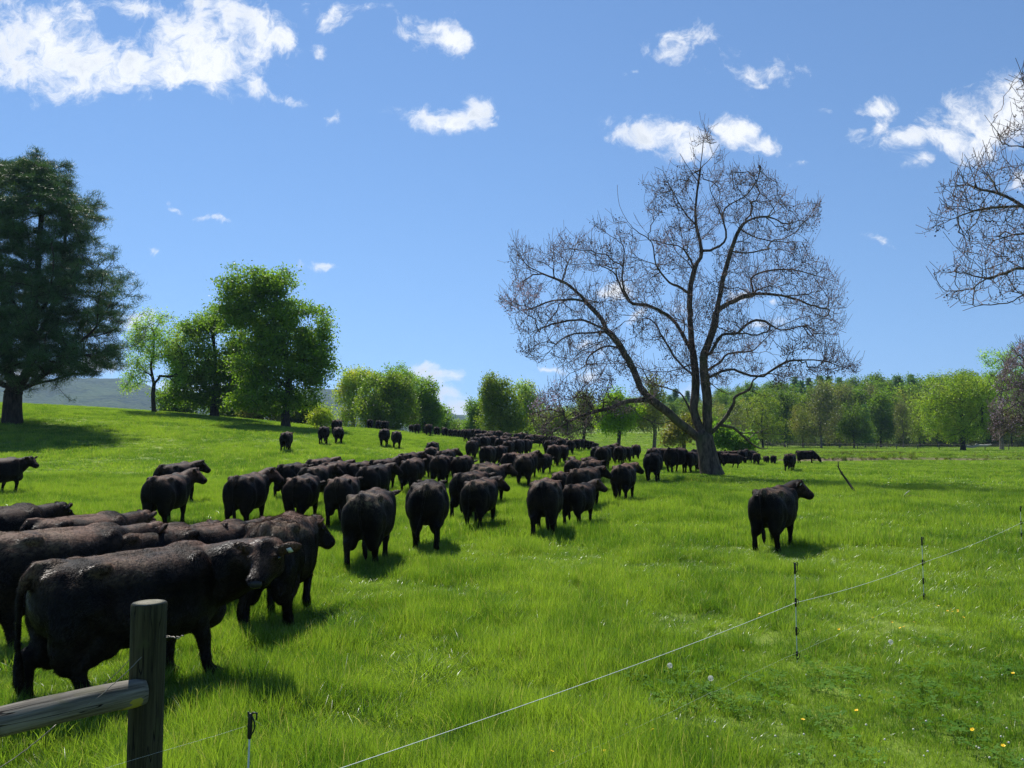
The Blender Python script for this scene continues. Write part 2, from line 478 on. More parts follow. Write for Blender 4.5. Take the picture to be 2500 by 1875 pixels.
MAT_GRASS = blade_mat('grass_blade', rgb(.050, .140, .014), rgb(.215, .325, .042), rgb(.42, .38, .19))

def tuft_mesh(name, nb, rad, hmin, hmax, wid, seed, mat, lean=.5, seg=3):
    rg_ = np.random.default_rng(seed)
    ang = rg_.uniform(0, 2 * np.pi, nb); rr = rad * np.sqrt(rg_.uniform(0, 1, nb))
    root = np.stack([rr * np.cos(ang), rr * np.sin(ang), np.full(nb, -.02)], 1)
    h = rg_.uniform(hmin, hmax, nb) * (1.1 - .35 * rr / rad)
    la = rg_.uniform(0, 2 * np.pi, nb)
    out_ = np.stack([np.cos(la), np.sin(la), np.zeros(nb)], 1) * .7 + np.stack([np.cos(ang), np.sin(ang), np.zeros(nb)], 1) * .5
    ln = rg_.uniform(.15, 1.0, nb) * lean
    fa = rg_.uniform(0, 2 * np.pi, nb)
    side = np.stack([np.cos(fa), np.sin(fa), np.zeros(nb)], 1)
    wv = wid * rg_.uniform(.6, 1.3, nb)
    V = []; H = []
    for k in range(seg + 1):
        t = k / seg
        c = root + out_ * (ln * h * t ** 1.8)[:, None] + np.array([0, 0, 1.0]) * (h * (t - .35 * ln * t * t))[:, None]
        ww = wv * (1 - t) ** .6 * (0.75 + .6 * t * (1 - t))
        if k < seg:
            V.append(c - side * ww[:, None] / 2); V.append(c + side * ww[:, None] / 2); H += [np.full(nb, t)] * 2
        else:
            V.append(c); H.append(np.full(nb, 1.0))
    i = np.arange(nb); F4 = []
    for k in range(seg - 1):
        F4.append(np.stack([2 * k * nb + i, (2 * k + 1) * nb + i, (2 * k + 3) * nb + i, (2 * k + 2) * nb + i], 1))
    k = seg - 1
    F3 = np.stack([2 * k * nb + i, (2 * k + 1) * nb + i, (2 * k + 2) * nb + i], 1)
    rnd = np.tile(rg_.uniform(0, 1, nb), 2 * seg + 1)
    fl = ([np.concatenate(F4)] if F4 else []) + [F3]
    return mesh_from(name, np.concatenate(V), fl, [mat], True, {'rnd': rnd, 'hgt': np.concatenate(H)})

def clover_mesh(name, seed, mat):
    rg_ = np.random.default_rng(seed)
    V = []; F = []; nn = 0
    for k in range(26):
        a, r = rg_.uniform(0, 6.28), .14 * math.sqrt(rg_.uniform())
        c = np.array([r * math.cos(a), r * math.sin(a), rg_.uniform(.05, .11)])
        s = rg_.uniform(.010, .016); a0 = rg_.uniform(0, 6.28)
        tilt = rg_.normal(0, .25, 2)
        for q in range(3):
            b = a0 + q * 2.094
            d1 = np.array([math.cos(b), math.sin(b), 0]); d2 = np.array([-math.sin(b), math.cos(b), 0])
            pts = [c, c + d1 * s - d2 * s * .75, c + d1 * s * 1.9 - d2 * s * .35, c + d1 * s * 1.9 + d2 * s * .35, c + d1 * s + d2 * s * .75]
            pts = [p + np.array([0, 0, (p - c)[0] * tilt[0] + (p - c)[1] * tilt[1]]) for p in pts]
            V += pts; F += [[nn, nn + 1, nn + 2], [nn, nn + 2, nn + 3], [nn, nn + 3, nn + 4]]; nn += 5
    V = np.array(V)
    return mesh_from(name, V, np.array(F), [mat], False, {'rnd': np.full(len(V), .2), 'hgt': np.full(len(V), .9)})

tuft_col = bpy.data.collections.new('grass_tufts')        # sources only, not linked to the scene
def src(me):
    o = bpy.data.objects.new(me.name, me); tuft_col.objects.link(o)
IDX = {}
cnt = 0
def addset(key, meshes):
    global cnt
    IDX[key] = (cnt, len(meshes))
    for me_ in meshes:
        me_.name = 'tuft_%03d' % cnt
        src(me_); cnt += 1
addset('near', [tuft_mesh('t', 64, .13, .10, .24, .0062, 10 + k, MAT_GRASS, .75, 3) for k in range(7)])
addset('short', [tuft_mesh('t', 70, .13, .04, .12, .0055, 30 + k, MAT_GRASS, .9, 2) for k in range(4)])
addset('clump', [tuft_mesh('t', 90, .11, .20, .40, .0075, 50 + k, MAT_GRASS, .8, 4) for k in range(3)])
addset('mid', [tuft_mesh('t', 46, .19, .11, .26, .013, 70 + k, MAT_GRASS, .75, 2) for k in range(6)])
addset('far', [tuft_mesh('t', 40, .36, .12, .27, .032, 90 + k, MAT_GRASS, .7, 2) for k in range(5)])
m_cl = blade_mat('clover_leaf', rgb(.06, .15, .012), rgb(.11, .22, .02), rgb(.10, .2, .03), .35)
for nd in m_cl.node_tree.nodes:
    if nd.type == 'BSDF_PRINCIPLED': nd.inputs['Specular IOR Level'].default_value = .12; nd.inputs['Roughness'].default_value = .7
addset('clover', [clover_mesh('t', 110 + k, m_cl) for k in range(3)])
addset('vfar', [tuft_mesh('t', 44, .8, .14, .32, .075, 130 + k, MAT_GRASS, .7, 2) for k in range(4)])
m_reed = blade_mat('rush_blade', rgb(.10, .13, .03), rgb(.15, .16, .045), rgb(.30, .26, .12), .35)
addset('rush', [tuft_mesh('t', 60, .22, .3, .7, .03, 150 + k, m_reed, .5, 2) for k in range(3)])

def scatter(y0, y1, dens, seed, spread=1.16):
    rg_ = np.random.default_rng(seed)
    slope = 1250 / FPX * spread
    half1 = slope * y1 + 2.5
    N = int(dens * 2 * half1 * (y1 - y0))
    x = rg_.uniform(-half1, half1, N); y = rg_.uniform(y0, y1, N)
    k = np.abs(x) < slope * y + 2.5
    return x[k], y[k], rg_
def grass_object(name, parts):
    P = []; ROT = []; SCL = []; ID = []
    for x, y, rg_, idx, s in parts:
        z = height(x, y)
        e = .25
        dx = (height(x + e, y) - height(x - e, y)) / (2 * e); dy = (height(x, y + e) - height(x, y - e)) / (2 * e)
        P.append(np.stack([x, y, z], 1))
        n_ = len(x)
        ROT.append(np.stack([np.arctan(dy), -np.arctan(dx), rg_.uniform(0, 6.283, n_)], 1))
        SCL.append(s); ID.append(idx)
    P = np.concatenate(P); ROT = np.concatenate(ROT); SCL = np.concatenate(SCL); ID = np.concatenate(ID)
    me_ = bpy.data.meshes.new(name + '_roots')
    me_.vertices.add(len(P)); me_.vertices.foreach_set('co', P.astype(np.float32).ravel())
    a = me_.attributes.new('rot', 'FLOAT_VECTOR', 'POINT'); a.data.foreach_set('vector', ROT.astype(np.float32).ravel())
    a = me_.attributes.new('scl', 'FLOAT_VECTOR', 'POINT'); a.data.foreach_set('vector', SCL.astype(np.float32).ravel())
    a = me_.attributes.new('idx', 'INT', 'POINT'); a.data.foreach_set('value', ID.astype(np.int32))
    o = obj(name, me_); tag(o, kind='stuff')
    ng = bpy.data.node_groups.new(name + '_scatter', 'GeometryNodeTree')
    ng.interface.new_socket('Geometry', in_out='INPUT', socket_type='NodeSocketGeometry')
    ng.interface.new_socket('Geometry', in_out='OUTPUT', socket_type='NodeSocketGeometry')
    N = ng.nodes; L = ng.links
    gi = N.new('NodeGroupInput'); go = N.new('NodeGroupOutput')
    m2p = N.new('GeometryNodeMeshToPoints')
    inst = N.new('GeometryNodeInstanceOnPoints'); ci = N.new('GeometryNodeCollectionInfo')
    ci.inputs['Collection'].default_value = tuft_col
    ci.inputs['Separate Children'].default_value = True; ci.inputs['Reset Children'].default_value = True
    def attr(nm, ty):
        a_ = N.new('GeometryNodeInputNamedAttribute'); a_.data_type = ty; a_.inputs[0].default_value = nm
        return a_.outputs[0]
    L.new(gi.outputs[0], m2p.inputs[0]); L.new(m2p.outputs[0], inst.inputs['Points'])
    L.new(ci.outputs[0], inst.inputs['Instance']); inst.inputs['Pick Instance'].default_value = True
    L.new(attr('idx', 'INT'), inst.inputs['Instance Index'])
    e2r = N.new('FunctionNodeEulerToRotation'); L.new(attr('rot', 'FLOAT_VECTOR'), e2r.inputs[0])
    L.new(e2r.outputs[0], inst.inputs['Rotation']); L.new(attr('scl', 'FLOAT_VECTOR'), inst.inputs['Scale'])
    L.new(inst.outputs[0], go.inputs[0])
    md = o.modifiers.new('scatter', 'NODES'); md.node_group = ng
    return o
def pick(rg_, key, n_):
    a, b = IDX[key]
    return a + rg_.integers(0, b, n_)
def lawn(x, y):
    """short, grazed and mown turf in the near right corner"""
    return sstep(x * .9 + .25 * (y - 6) + 1.2 * (fbm(x / 1.5, y / 1.5, 71, 2) - .5), .3, 2.6) * (1 - sstep(y, 7.2, 12.0) * .8)
parts = []
# near field
for (y0, y1, dens, keys, sd) in ((1.6, 9.5, 150, ('near', 'short'), 1), (9.5, 17, 85, ('near', 'near'), 2)):
    x, y, rg_ = scatter(y0, y1, dens, sd)
    lw = lawn(x, y)
    hn = fbm(x / 1.1, y / 1.1, 33, 3); hn2 = fbm(x / 5.0, y / 5.0, 44, 2)
    s = (.62 + 1.15 * sstep(hn, .32, .68)) * (.75 + .6 * hn2)
    isl = rg_.uniform(0, 1, len(x)) < lw
    idx = np.where(isl, pick(rg_, 'short', len(x)), pick(rg_, 'near', len(x)))
    s = np.where(isl, .8 + .5 * hn, s * (1 - .35 * lw))
    parts.append((x, y, rg_, idx, np.stack([1 + 0 * s, 1 + 0 * s, s], 1)))
x, y, rg_ = scatter(1.8, 24, 4.4, 5)
k = fbm(x / 1.6, y / 1.6, 66, 3) + .09 * (x < 0) * (y < 9) + .03 * (y < 14) * (x < 1) > .585; x, y = x[k], y[k]
s = rg_.uniform(.6, 1.1, len(x)) * (1 - .5 * lawn(x, y))
parts.append((x, y, rg_, pick(rg_, 'clump', len(x)), np.stack([s * 1.3, s * 1.3, s], 1)))
x, y, rg_ = scatter(1.8, 10, 22, 6)
k = (fbm(x / .9, y / .9, 88, 3) * (.35 + .45 * lawn(x, y)) * rg_.uniform(.3, 1.7, len(x)) > .50) ; x, y = x[k], y[k]
s = rg_.uniform(.7, 1.2, len(x))
parts.append((x, y, rg_, pick(rg_, 'clover', len(x)), np.stack([s, s, s], 1)))
x, y, rg_ = scatter(17, 36, 34, 7)
s = (.9 + .8 * sstep(fbm(x / 1.6, y / 1.6, 33, 3), .3, .7)) * rg_.uniform(.8, 1.2, len(x))
parts.append((x, y, rg_, pick(rg_, 'mid', len(x)), np.stack([1.05 + 0 * s, 1.05 + 0 * s, s], 1)))
x, y, rg_ = scatter(36, 100, 7.5, 8, 1.10)
k = pond_mask(x, y) < .12; x, y = x[k], y[k]
s = (.65 + .7 * sstep(fbm(x / 3, y / 3, 34, 3), .3, .7)) * rg_.uniform(.8, 1.2, len(x))
parts.append((x, y, rg_, pick(rg_, 'far', len(x)), np.stack([1 + 0 * s, 1 + 0 * s, s], 1)))
x, y, rg_ = scatter(96, 235, .9, 9, 1.05)
k = (x > -60) & (pond_mask(x, y) < .12); x, y = x[k], y[k]
s = rg_.uniform(.6, 1.2, len(x))
parts.append((x, y, rg_, pick(rg_, 'vfar', len(x)), np.stack([1 + 0 * s, 1 + 0 * s, s], 1)))
grass_object('grass', parts)
# rushes on the pond bank
x, y, rg_ = scatter(78, 112, 3.4, 12, 1.12)
pmv = pond_mask(x, y)
far_side = y > 88 - .1 * (x - 50)
zone = sstep(x, 26, 34) * (1 - sstep(x, 66, 90)) * sstep(fbm(x / 4, y / 4, 21, 2), .35, .6)
k = ((pmv > .02) & (pmv < .55) & (rg_.uniform(0, 1, len(x)) < .9) & far_side) | ((pmv < .1) & far_side & (y < 108) & (rg_.uniform(0, 1, len(x)) < .4 * zone))
x, y = x[k], y[k]; s = rg_.uniform(.4, 1.0, len(x))
ru = grass_object('rushes', [(x, y, rg_, pick(rg_, 'rush', len(x)), np.stack([s, s, s * .8], 1))])
# ================================================================== CATTLE
def coat_mat(name, fur):
    m_, n = material(name)
    oi = n.n('ShaderNodeObjectInfo')
    tcn = n.n('ShaderNodeTexCoord')
    P = tcn.outputs['Object']
    sp = n.n('ShaderNodeSeparateXYZ', ins={0: P})
    oc = n.n('ShaderNodeSeparateColor', ins={0: oi.outputs['Color']})
    rnd = oi.outputs['Random']
    vec = n.n('ShaderNodeVectorMath', operation='ADD', ins={0: P}).outputs[0]
    off = n.n('ShaderNodeCombineXYZ', ins={0: n.m('MULTIPLY', rnd, 37.0), 1: n.m('MULTIPLY', oc.outputs[2], 91.0), 2: 0.0}).outputs[0]
    vec = n.n('ShaderNodeVectorMath', operation='ADD', ins={0: P, 1: off}).outputs[0]
    na = n.n('ShaderNodeTexNoise', ins={'Vector': vec, 'Scale': 2.2, 'Detail': 5.0, 'Roughness': .6}).outputs[0]
    nb = n.n('ShaderNodeTexNoise', ins={'Vector': vec, 'Scale': 9.0, 'Detail': 6.0, 'Roughness': .65}).outputs[0]
    st = n.n('ShaderNodeVectorMath', operation='MULTIPLY', ins={0: vec, 1: (90.0, 16.0, 26.0)}).outputs[0]
    nf = n.n('ShaderNodeTexNoise', ins={'Vector': st, 'Scale': 1.0, 'Detail': 5.0, 'Roughness': .6}).outputs[0]
    # black coat, rusty where the winter hair on the back has bleached and sunlight is painted, tan dried dirt and painted highlights on hips and thighs
    high = n.smooth(sp.outputs[2], 1.02, 1.27)
    rust = n.m('MULTIPLY', n.m('MULTIPLY', n.smooth(na, .38, .62), n.m('ADD', n.m('MULTIPLY', high, .95), .07)), oc.outputs[0])  # bleached hair, plus sunlit tops painted into the coat colour
    black = n.mix(n.smooth(nf, .35, .7), rgb(.0022, .0017, .0016), rgb(.0080, .0056, .0050))
    rusty = n.mix(n.smooth(nf, .3, .7), rgb(.060, .032, .021), rgb(.215, .118, .076))
    c = n.mix(rust, black, rusty)
    hip = n.m('MULTIPLY', n.smooth(sp.outputs[1], .25, -.25), n.m('ADD', n.m('MULTIPLY', n.smooth(sp.outputs[2], 1.02, 1.18), .9), .10))
    mud = n.m('MULTIPLY', n.m('MULTIPLY', n.smooth(n.m('ADD', n.m('MULTIPLY', nb, .5), n.m('MULTIPLY', nf, .5)), .455, .57), n.smooth(na, .38, .56)), n.m('MULTIPLY', hip, oc.outputs[1]))
    c = n.mix(n.m('MULTIPLY', mud, .75), c, rgb(.21, .165, .095))  # dried dirt, plus highlights painted onto the hips
    bp = n.n('ShaderNodeBump', ins={'Strength': .55, 'Distance': .012, 'Height': nf})
    bp2 = n.n('ShaderNodeBump', ins={'Strength': .35, 'Distance': .03, 'Height': nb, 'Normal': bp.outputs[0]})
    if fur:
        sh = principled(n, c, .42, .26)
    else:
        sh = principled(n, c, .6, .08, Normal=bp2.outputs[0], **{'Sheen Weight': .015, 'Sheen Roughness': .4, 'Sheen Tint': rgb(.6, .55, .6)})
    out(n, sh)
    return m_
MAT_HIDE = coat_mat('cattle_hide', False)
MAT_FUR = coat_mat('cattle_hair', True)
m_, n = material('wet_nose'); out(n, principled(n, rgb(.020, .019, .021), .42, .35)); MAT_NOSE = m_
m_, n = material('dark_eye'); out(n, principled(n, rgb(.006, .004, .003), .08, .6)); MAT_EYE = m_
m_, n = material('hoof_horn'); out(n, principled(n, rgb(.02, .017, .014), .5, .3)); MAT_HOOF = m_
m_, n = material('ear_tag_white'); out(n, principled(n, rgb(.7, .72, .7), .4, .4)); MAT_TAGW = m_
m_, n = material('ear_tag_red'); out(n, principled(n, rgb(.55, .06, .04), .4, .4)); MAT_TAGR = m_

def nrm(v):
    v = np.array(v, float); return v / (np.linalg.norm(v) + 1e-9)
def sring(c, ax, az, w, hu, hd, e=2.3, n=28):
    a = np.linspace(0, 2 * np.pi, n, endpoint=False)
    ca, sa = np.cos(a), np.sin(a)
    x = np.sign(ca) * np.abs(ca) ** (2 / e) * w
    z = np.sign(sa) * np.abs(sa) ** (2 / e)
    z = np.where(z > 0, z * hu, z * hd)
    return np.array(c) + x[:, None] * np.array(ax) + z[:, None] * np.array(az)

def cow_body(name, legs, poll, face, tail, voxel=.021, fat=1.0, ear_up=.25, neck_mid=None):
    """legs: swing in degrees (+ = forward) for fore L, fore R, hind L, hind R with a knee lift 0..1; y is forward"""
    b = MB()
    X = (1, 0, 0); Z = (0, 0, 1)
    S = [(-.83, .07, .92, 1.12), (-.81, .17, .78, 1.21), (-.75, .25, .70, 1.262), (-.63, .30, .62, 1.290), (-.45, .335, .54, 1.300), (-.28, .365, .49, 1.294),
         (-.10, .41, .455, 1.280), (.08, .42, .44, 1.280), (.25, .415, .44, 1.288), (.42, .39, .46, 1.295), (.56, .34, .47, 1.305), (.70, .285, .53, 1.29), (.81, .22, .60, 1.24), (.89, .12, .72, 1.13)]
    rings = []
    for y, w_, zb, zt in S:
        c = zb + (zt - zb) * .50
        rings.append(sring((0, y, c), X, Z, w_ * fat, zt - c, c - zb, 2.55))
    b.loft(rings)
    for s in (-1, 1):
        b.ball((s * .245, -.39, 1.215), (.085, .12, .075))            # hook bone
        b.ball((s * .12, -.735, 1.17), (.06, .09, .06))              # pin bone
        b.ball((s * .215 , -.56, .86), (.145, .245, .36))             # thigh
        b.ball((s * .26 * fat, .50, .98), (.120, .17, .30))          # shoulder
        b.ball((s * .20, -.32, .62), (.12, .18, .20))
        b.ball((s * .175, -.60, .64), (.135, .175, .30))                # stifle
    b.ball((0, -.66, 1.275), (.07, .13, .05))
    b.ball((0, .0, 1.262), (.07, .62, .052))
    b.ball((0, .52, 1.27), (.10, .22, .07))                           # withers
    b.ball((0, .80, .64), (.13, .17, .20))                           # brisket
    if len(legs) > 4:
        pass
    fl, fr, hl, hr = legs[:4]
    for s, (sw, lift) in ((-1, fl), (1, fr)):
        a = R(sw); piv = np.array([s * .20, .52, .86])
        def q(y, z, extra=0.0):
            dy, dz = y, z - .86
            a2 = a + extra
            return piv + np.array([0, dy * math.cos(a2) - dz * math.sin(a2), dy * math.sin(a2) + dz * math.cos(a2)])
        elbow = q(-.02, .66); knee = q(.02, .40)
        bend = -lift * 1.15
        def low(base, dist, ang):
            return base + np.array([0, math.sin(a + bend + ang) * dist, -math.cos(a + bend + ang) * dist])
        canon = low(knee, .24, 0.0); fet = low(knee, .30, .05); hoof = low(knee, .365, .22)
        b.limb([piv + (s * .01, 0, .06), elbow, (elbow + knee) / 2, knee, (knee + canon) / 2, canon, fet, hoof], [.14, .115, .085, .070, .053, .048, .056, .060], 14)
        b.ball(hoof + np.array([0, .015, .005]), (.055, .072, .040))
    for s, (sw, lift) in ((-1, hl), (1, hr)):
        a = R(sw); piv = np.array([s * .205, -.45, .90])
        def q(y, z):
            dy, dz = y + .45, z - .90
            return piv + np.array([0, dy * math.cos(a) - dz * math.sin(a), dy * math.sin(a) + dz * math.cos(a)])
        st = q(-.34, .66); gas = q(-.46, .56); hock = q(-.655, .43)
        bend = lift * .5
        def low(dy, dz):
            c_, s_ = math.cos(a - bend), math.sin(a - bend)
            return hock + np.array([0, dy * c_ - dz * s_, dy * s_ + dz * c_])
        fet = low(.045, -.29); hoof = low(.10, -.385)
        b.limb([piv, st, gas, (gas + hock) / 2 + (0, .01, 0), hock, (hock + fet) / 2, fet, hoof], [.19, .165, .140, .105, .078, .056, .058, .062], 14)
        b.ball(hock + np.array([0, -.035, .03]), (.04, .045, .06))
        b.ball(hoof + np.array([0, .02, .005]), (.055, .075, .040))
    # neck
    P0 = np.array([0, .58, 1.03]); P3 = np.array(poll, float)
    f = nrm(face)
    P1 = np.array([0, .86, 1.08]) if neck_mid is None else np.array(neck_mid, float)
    ts = np.linspace(0, 1, 9); rings = []
    P2 = P3 - np.array([f[0] * .10, f[1] * .10, .06])
    for t in ts:
        c = (1 - t) ** 3 * P0 + 3 * (1 - t) ** 2 * t * P1 + 3 * (1 - t) * t * t * P2 + t ** 3 * P3
        dcv = 3 * (1 - t) ** 2 * (P1 - P0) + 6 * (1 - t) * t * (P2 - P1) + 3 * t * t * (P3 - P2)
        d = nrm(dcv); ax = nrm(np.cross(d, (0, 0, 1))); az = nrm(np.cross(ax, d))
        k = 1 - t
        rings.append(sring(c - az * .02 * k, ax, az, .115 + .125 * k ** .8, .115 + .135 * k, .15 + .27 * k ** 1.1, 2.1, 24))
    b.loft(rings)
    # head
    side = nrm(np.cross(f, (0, 0, 1))); up = nrm(np.cross(side, f))
    H = [(-.08, .07, .07, .01), (-.02, .118, .105, 0), (.05, .140, .120, -.02), (.12, .142, .130, -.035), (.19, .128, .128, -.045), (.26, .105, .115, -.05), (.33, .094, .100, -.05), (.39, .098, .090, -.05), (.44, .100, .082, -.05), (.48, .080, .062, -.05), (.50, .045, .035, -.05)]
    rings = [sring(P3 + f * s_ * .86 + up * o_, side, up, w_ * 1.07, h_ * .95, h_ * 1.3, 2.5, 22) for s_, w_, h_, o_ in H]
    b.loft(rings)
    b.ball(P3 + f * .02 + up * .075, (.075, .075, .055))
    for s in (-1, 1):
        b.ball(P3 + f * .14 + side * s * .125 + up * .035, (.035, .045, .03))            # brow
        b.ball(P3 + f * .13 + side * s * .075 - up * .12, (.06, .10, .09))               # cheek
        # ear: cupped leaf standing off the poll
        root = P3 + f * .055 + side * s * .10 + up * .03
        dirn = nrm(side * s * 1.0 + up * ear_up - f * .18)
        M = np.stack([nrm(np.cross(f, dirn)), nrm(f - dirn * np.dot(f, dirn)), dirn], 1)
        b.ball(root + dirn * .125, (.072, .030, .135), M, 12, 8)
        b.limb([root - dirn * .02, root + dirn * .06], [.042, .040], 10)
    # tail
    sw, tl = tail
    T = [(0, -.66, 1.275), (sw * .01, -.80, 1.270), (sw * .04, -.885, 1.18), (sw * .10, -.915, 1.00), (sw * .20, -.915, .78), (sw * .32, -.905, .58)]
    Rr = [.060, .058, .045, .031, .026, .027]
    if tl > 0:
        T += [(sw * .38, -.90, .47), (sw * .44, -.895, .34), (sw * .48, -.89, .24)]; Rr += [.046, .050, .018]
    b.limb(T, Rr, 10)
    me = b.mesh('m', smooth=True)
    o = bpy.data.objects.new('tmp', me); COL.objects.link(o)
    md = o.modifiers.new('r', 'REMESH'); md.mode = 'VOXEL'; md.voxel_size = voxel; md.use_smooth_shade = True
    m2 = o.modifiers.new('s', 'SMOOTH'); m2.factor = .5; m2.iterations = 7
    dg = bpy.context.evaluated_depsgraph_get(); dg.update()
    res = bpy.data.meshes.new_from_object(o.evaluated_get(dg))
    bpy.data.objects.remove(o); bpy.data.meshes.remove(me)
    res.name = name
    # lumpy muscle and rib relief, kept shallow
    nv = len(res.vertices); co = np.empty(nv * 3, np.float32); res.vertices.foreach_get('co', co); co = co.reshape(-1, 3)
    no = np.empty(nv * 3, np.float32); res.vertices.foreach_get('normal', no); no = no.reshape(-1, 3)
    rl = .010 * (vnoise(co[:, 1] * 7 + co[:, 0] * 3, co[:, 2] * 6, 3) - .5) + .007 * (vnoise(co[:, 1] * 19, co[:, 2] * 17 + co[:, 0] * 9, 5) - .5)
    for (py_, pz_, ry_, rz_, dep) in ((-.22, 1.02, .13, .16, .055), (.31, .92, .10, .24, .030), (-.30, .60, .10, .16, .020), (.70, .98, .08, .26, .030), (-.60, 1.16, .10, .06, .022)):
        rl = rl - dep * np.exp(-((co[:, 1] - py_) / ry_) ** 2 - ((co[:, 2] - pz_) / rz_) ** 2) * sstep(np.abs(co[:, 0]), .12, .24)
    co = co + no * rl[:, None]
    res.vertices.foreach_set('co', co.ravel())
    res.materials.clear(); res.materials.append(MAT_HIDE)
    res.update()
    fr_ = dict(P=P3, f=f, side=side, up=up)
    return res, fr_

def hair(name, me, N, length, width, seed):
    """short hairs lying back along the coat: one narrow triangle each"""
    rg_ = np.random.default_rng(seed)
    me.calc_loop_triangles()
    nt = len(me.loop_triangles)
    tri = np.empty(nt * 3, np.int32); me.loop_triangles.foreach_get('vertices', tri); tri = tri.reshape(-1, 3)
    nv = len(me.vertices); co = np.empty(nv * 3, np.float32); me.vertices.foreach_get('co', co); co = co.reshape(-1, 3)
    no = np.empty(nv * 3, np.float32); me.vertices.foreach_get('normal', no); no = no.reshape(-1, 3)
    A = co[tri[:, 0]]; B = co[tri[:, 1]]; C = co[tri[:, 2]]
    ar = np.linalg.norm(np.cross(B - A, C - A), axis=1)
    pk = rg_.choice(nt, N, p=ar / ar.sum())
    u = rg_.uniform(0, 1, (N, 2)); fl = u.sum(1) > 1; u[fl] = 1 - u[fl]
    p = A[pk] + u[:, :1] * (B[pk] - A[pk]) + u[:, 1:] * (C[pk] - A[pk])
    nn = no[tri[pk, 0]]
    curl = np.stack([vnoise(p[:, 1] * 9, p[:, 2] * 9, 1) - .5, vnoise(p[:, 0] * 9, p[:, 2] * 9, 2) - .5, vnoise(p[:, 0] * 9, p[:, 1] * 9, 3) - .5], 1)
    f = np.array([0, -.85, -.55]) + 1.5 * curl + rg_.normal(0, .18, (N, 3))
    f = f - nn * (f * nn).sum(1)[:, None]
    f /= np.linalg.norm(f, axis=1)[:, None] + 1e-6
    L = length * rg_.uniform(.6, 1.3, N)[:, None]
    d = f * .9 + nn * rg_.uniform(.22, .5, N)[:, None]
    s = np.cross(f, nn); s /= np.linalg.norm(s, axis=1)[:, None] + 1e-6
    p0 = p - nn * .004
    V = np.concatenate([p0 - s * width / 2, p0 + s * width / 2, p0 + d * L])
    i = np.arange(N)
    return mesh_from(name, V, np.stack([i, i + N, i + 2 * N], 1), [MAT_FUR], True)

HS = 1.1
def head_bits(fr_):
    P, f, side, up = fr_['P'], fr_['f'], fr_['side'], fr_['up']
    nb = MB(); nb.ball(P + f * .392 - up * .05, (.068, .042, .045), np.stack([side, f, up], 1), 14, 8)
    nose = nb.mesh('nose', [MAT_NOSE])
    eyes = []
    for s in (-1, 1):
        e = MB(); e.ball(P + f * .13 + side * s * .145 + up * .012, (.021, .021, .021), None, 10, 7)
        eyes.append(e.mesh('eye', [MAT_EYE]))
    return nose, eyes
def tag_mesh(fr_, s, mat):
    P, f, side, up = fr_['P'], fr_['f'], fr_['side'], fr_['up']
    root = P + f * .055 + side * s * .10 + up * .03
    dirn = nrm(side * s * 1.0 + up * .25 - f * .18)
    c = root + dirn * .15 + f * .028
    t = MB(); M = np.stack([dirn, f, nrm(np.cross(dirn, f))], 1)
    t.box(c - np.array([0, 0, .02]), (.045, .006, .055), M)
    return t.mesh('ear_tag', [mat], False)

POSES = {}
def pose(key, legs, poll, face, tail=(0, 1), fat=1.0, near=None, voxel=.024, **kw):
    me, fr_ = cow_body('cow_' + key, legs, poll, face, tail, voxel, fat, **kw)
    N, L, Wd = near or (26000, .020, .008)
    POSES[key] = (me, hair('coat_' + key, me, N, L, Wd, 7), head_bits(fr_) if near else None, fr_)
W0 = [(14, 0), (-14, 0), (-12, 0), (14, 0)]
W1 = [(-16, 0), (10, .3), (14, .1), (-12, 0)]
W2 = [(4, 0), (-6, 0), (-4, 0), (7, 0)]
pose('walk', W0, (0, 1.14, 1.16), (0, .70, -.72), (0.3, 1))
pose('stride', W1, (.05, 1.15, 1.20), (.10, .76, -.65), (-.35, 1), 1.05)
pose('stand', W2, (.24, .99, 1.33), (.82, .16, -.56), (.1, 1), neck_mid=(.08, .86, 1.15))
pose('glance', W0, (-.18, 1.06, 1.32), (-.75, .5, -.5), (.2, 1))
pose('right', W1, (.24, 1.04, 1.24), (.82, .30, -.62), (-.15, 1), 1.0)
pose('graze', W2, (.05, 1.22, .60), (.08, .45, -.88), (0, 1), neck_mid=(0, .95, .92))
pose('low', W1, (0, 1.22, 1.00), (0, .72, -.70), (.1, 1), .97)
NEARF = (100000, .030, .0045)
pose('lookback', [(-5, 0), (9, 0), (-14, 0), (12, 0)], (.80, .92, 1.28), (.40, -.74, -.66), (-.16, 1), 1.0, NEARF, .019, neck_mid=(.34, 1.10, 1.16), ear_up=.10)
pose('walker', [(-10, 0), (30, .75), (-12, 0), (16, 0)], (.22, .93, 1.15), (.74, .30, -.74), (-.5, 1), 1.02, NEARF, .019)
pose('front', W2, (.05, 1.16, 1.20), (.25, .76, -.60), (0.2, 1), 1.0, (80000, .030, .005), .020)

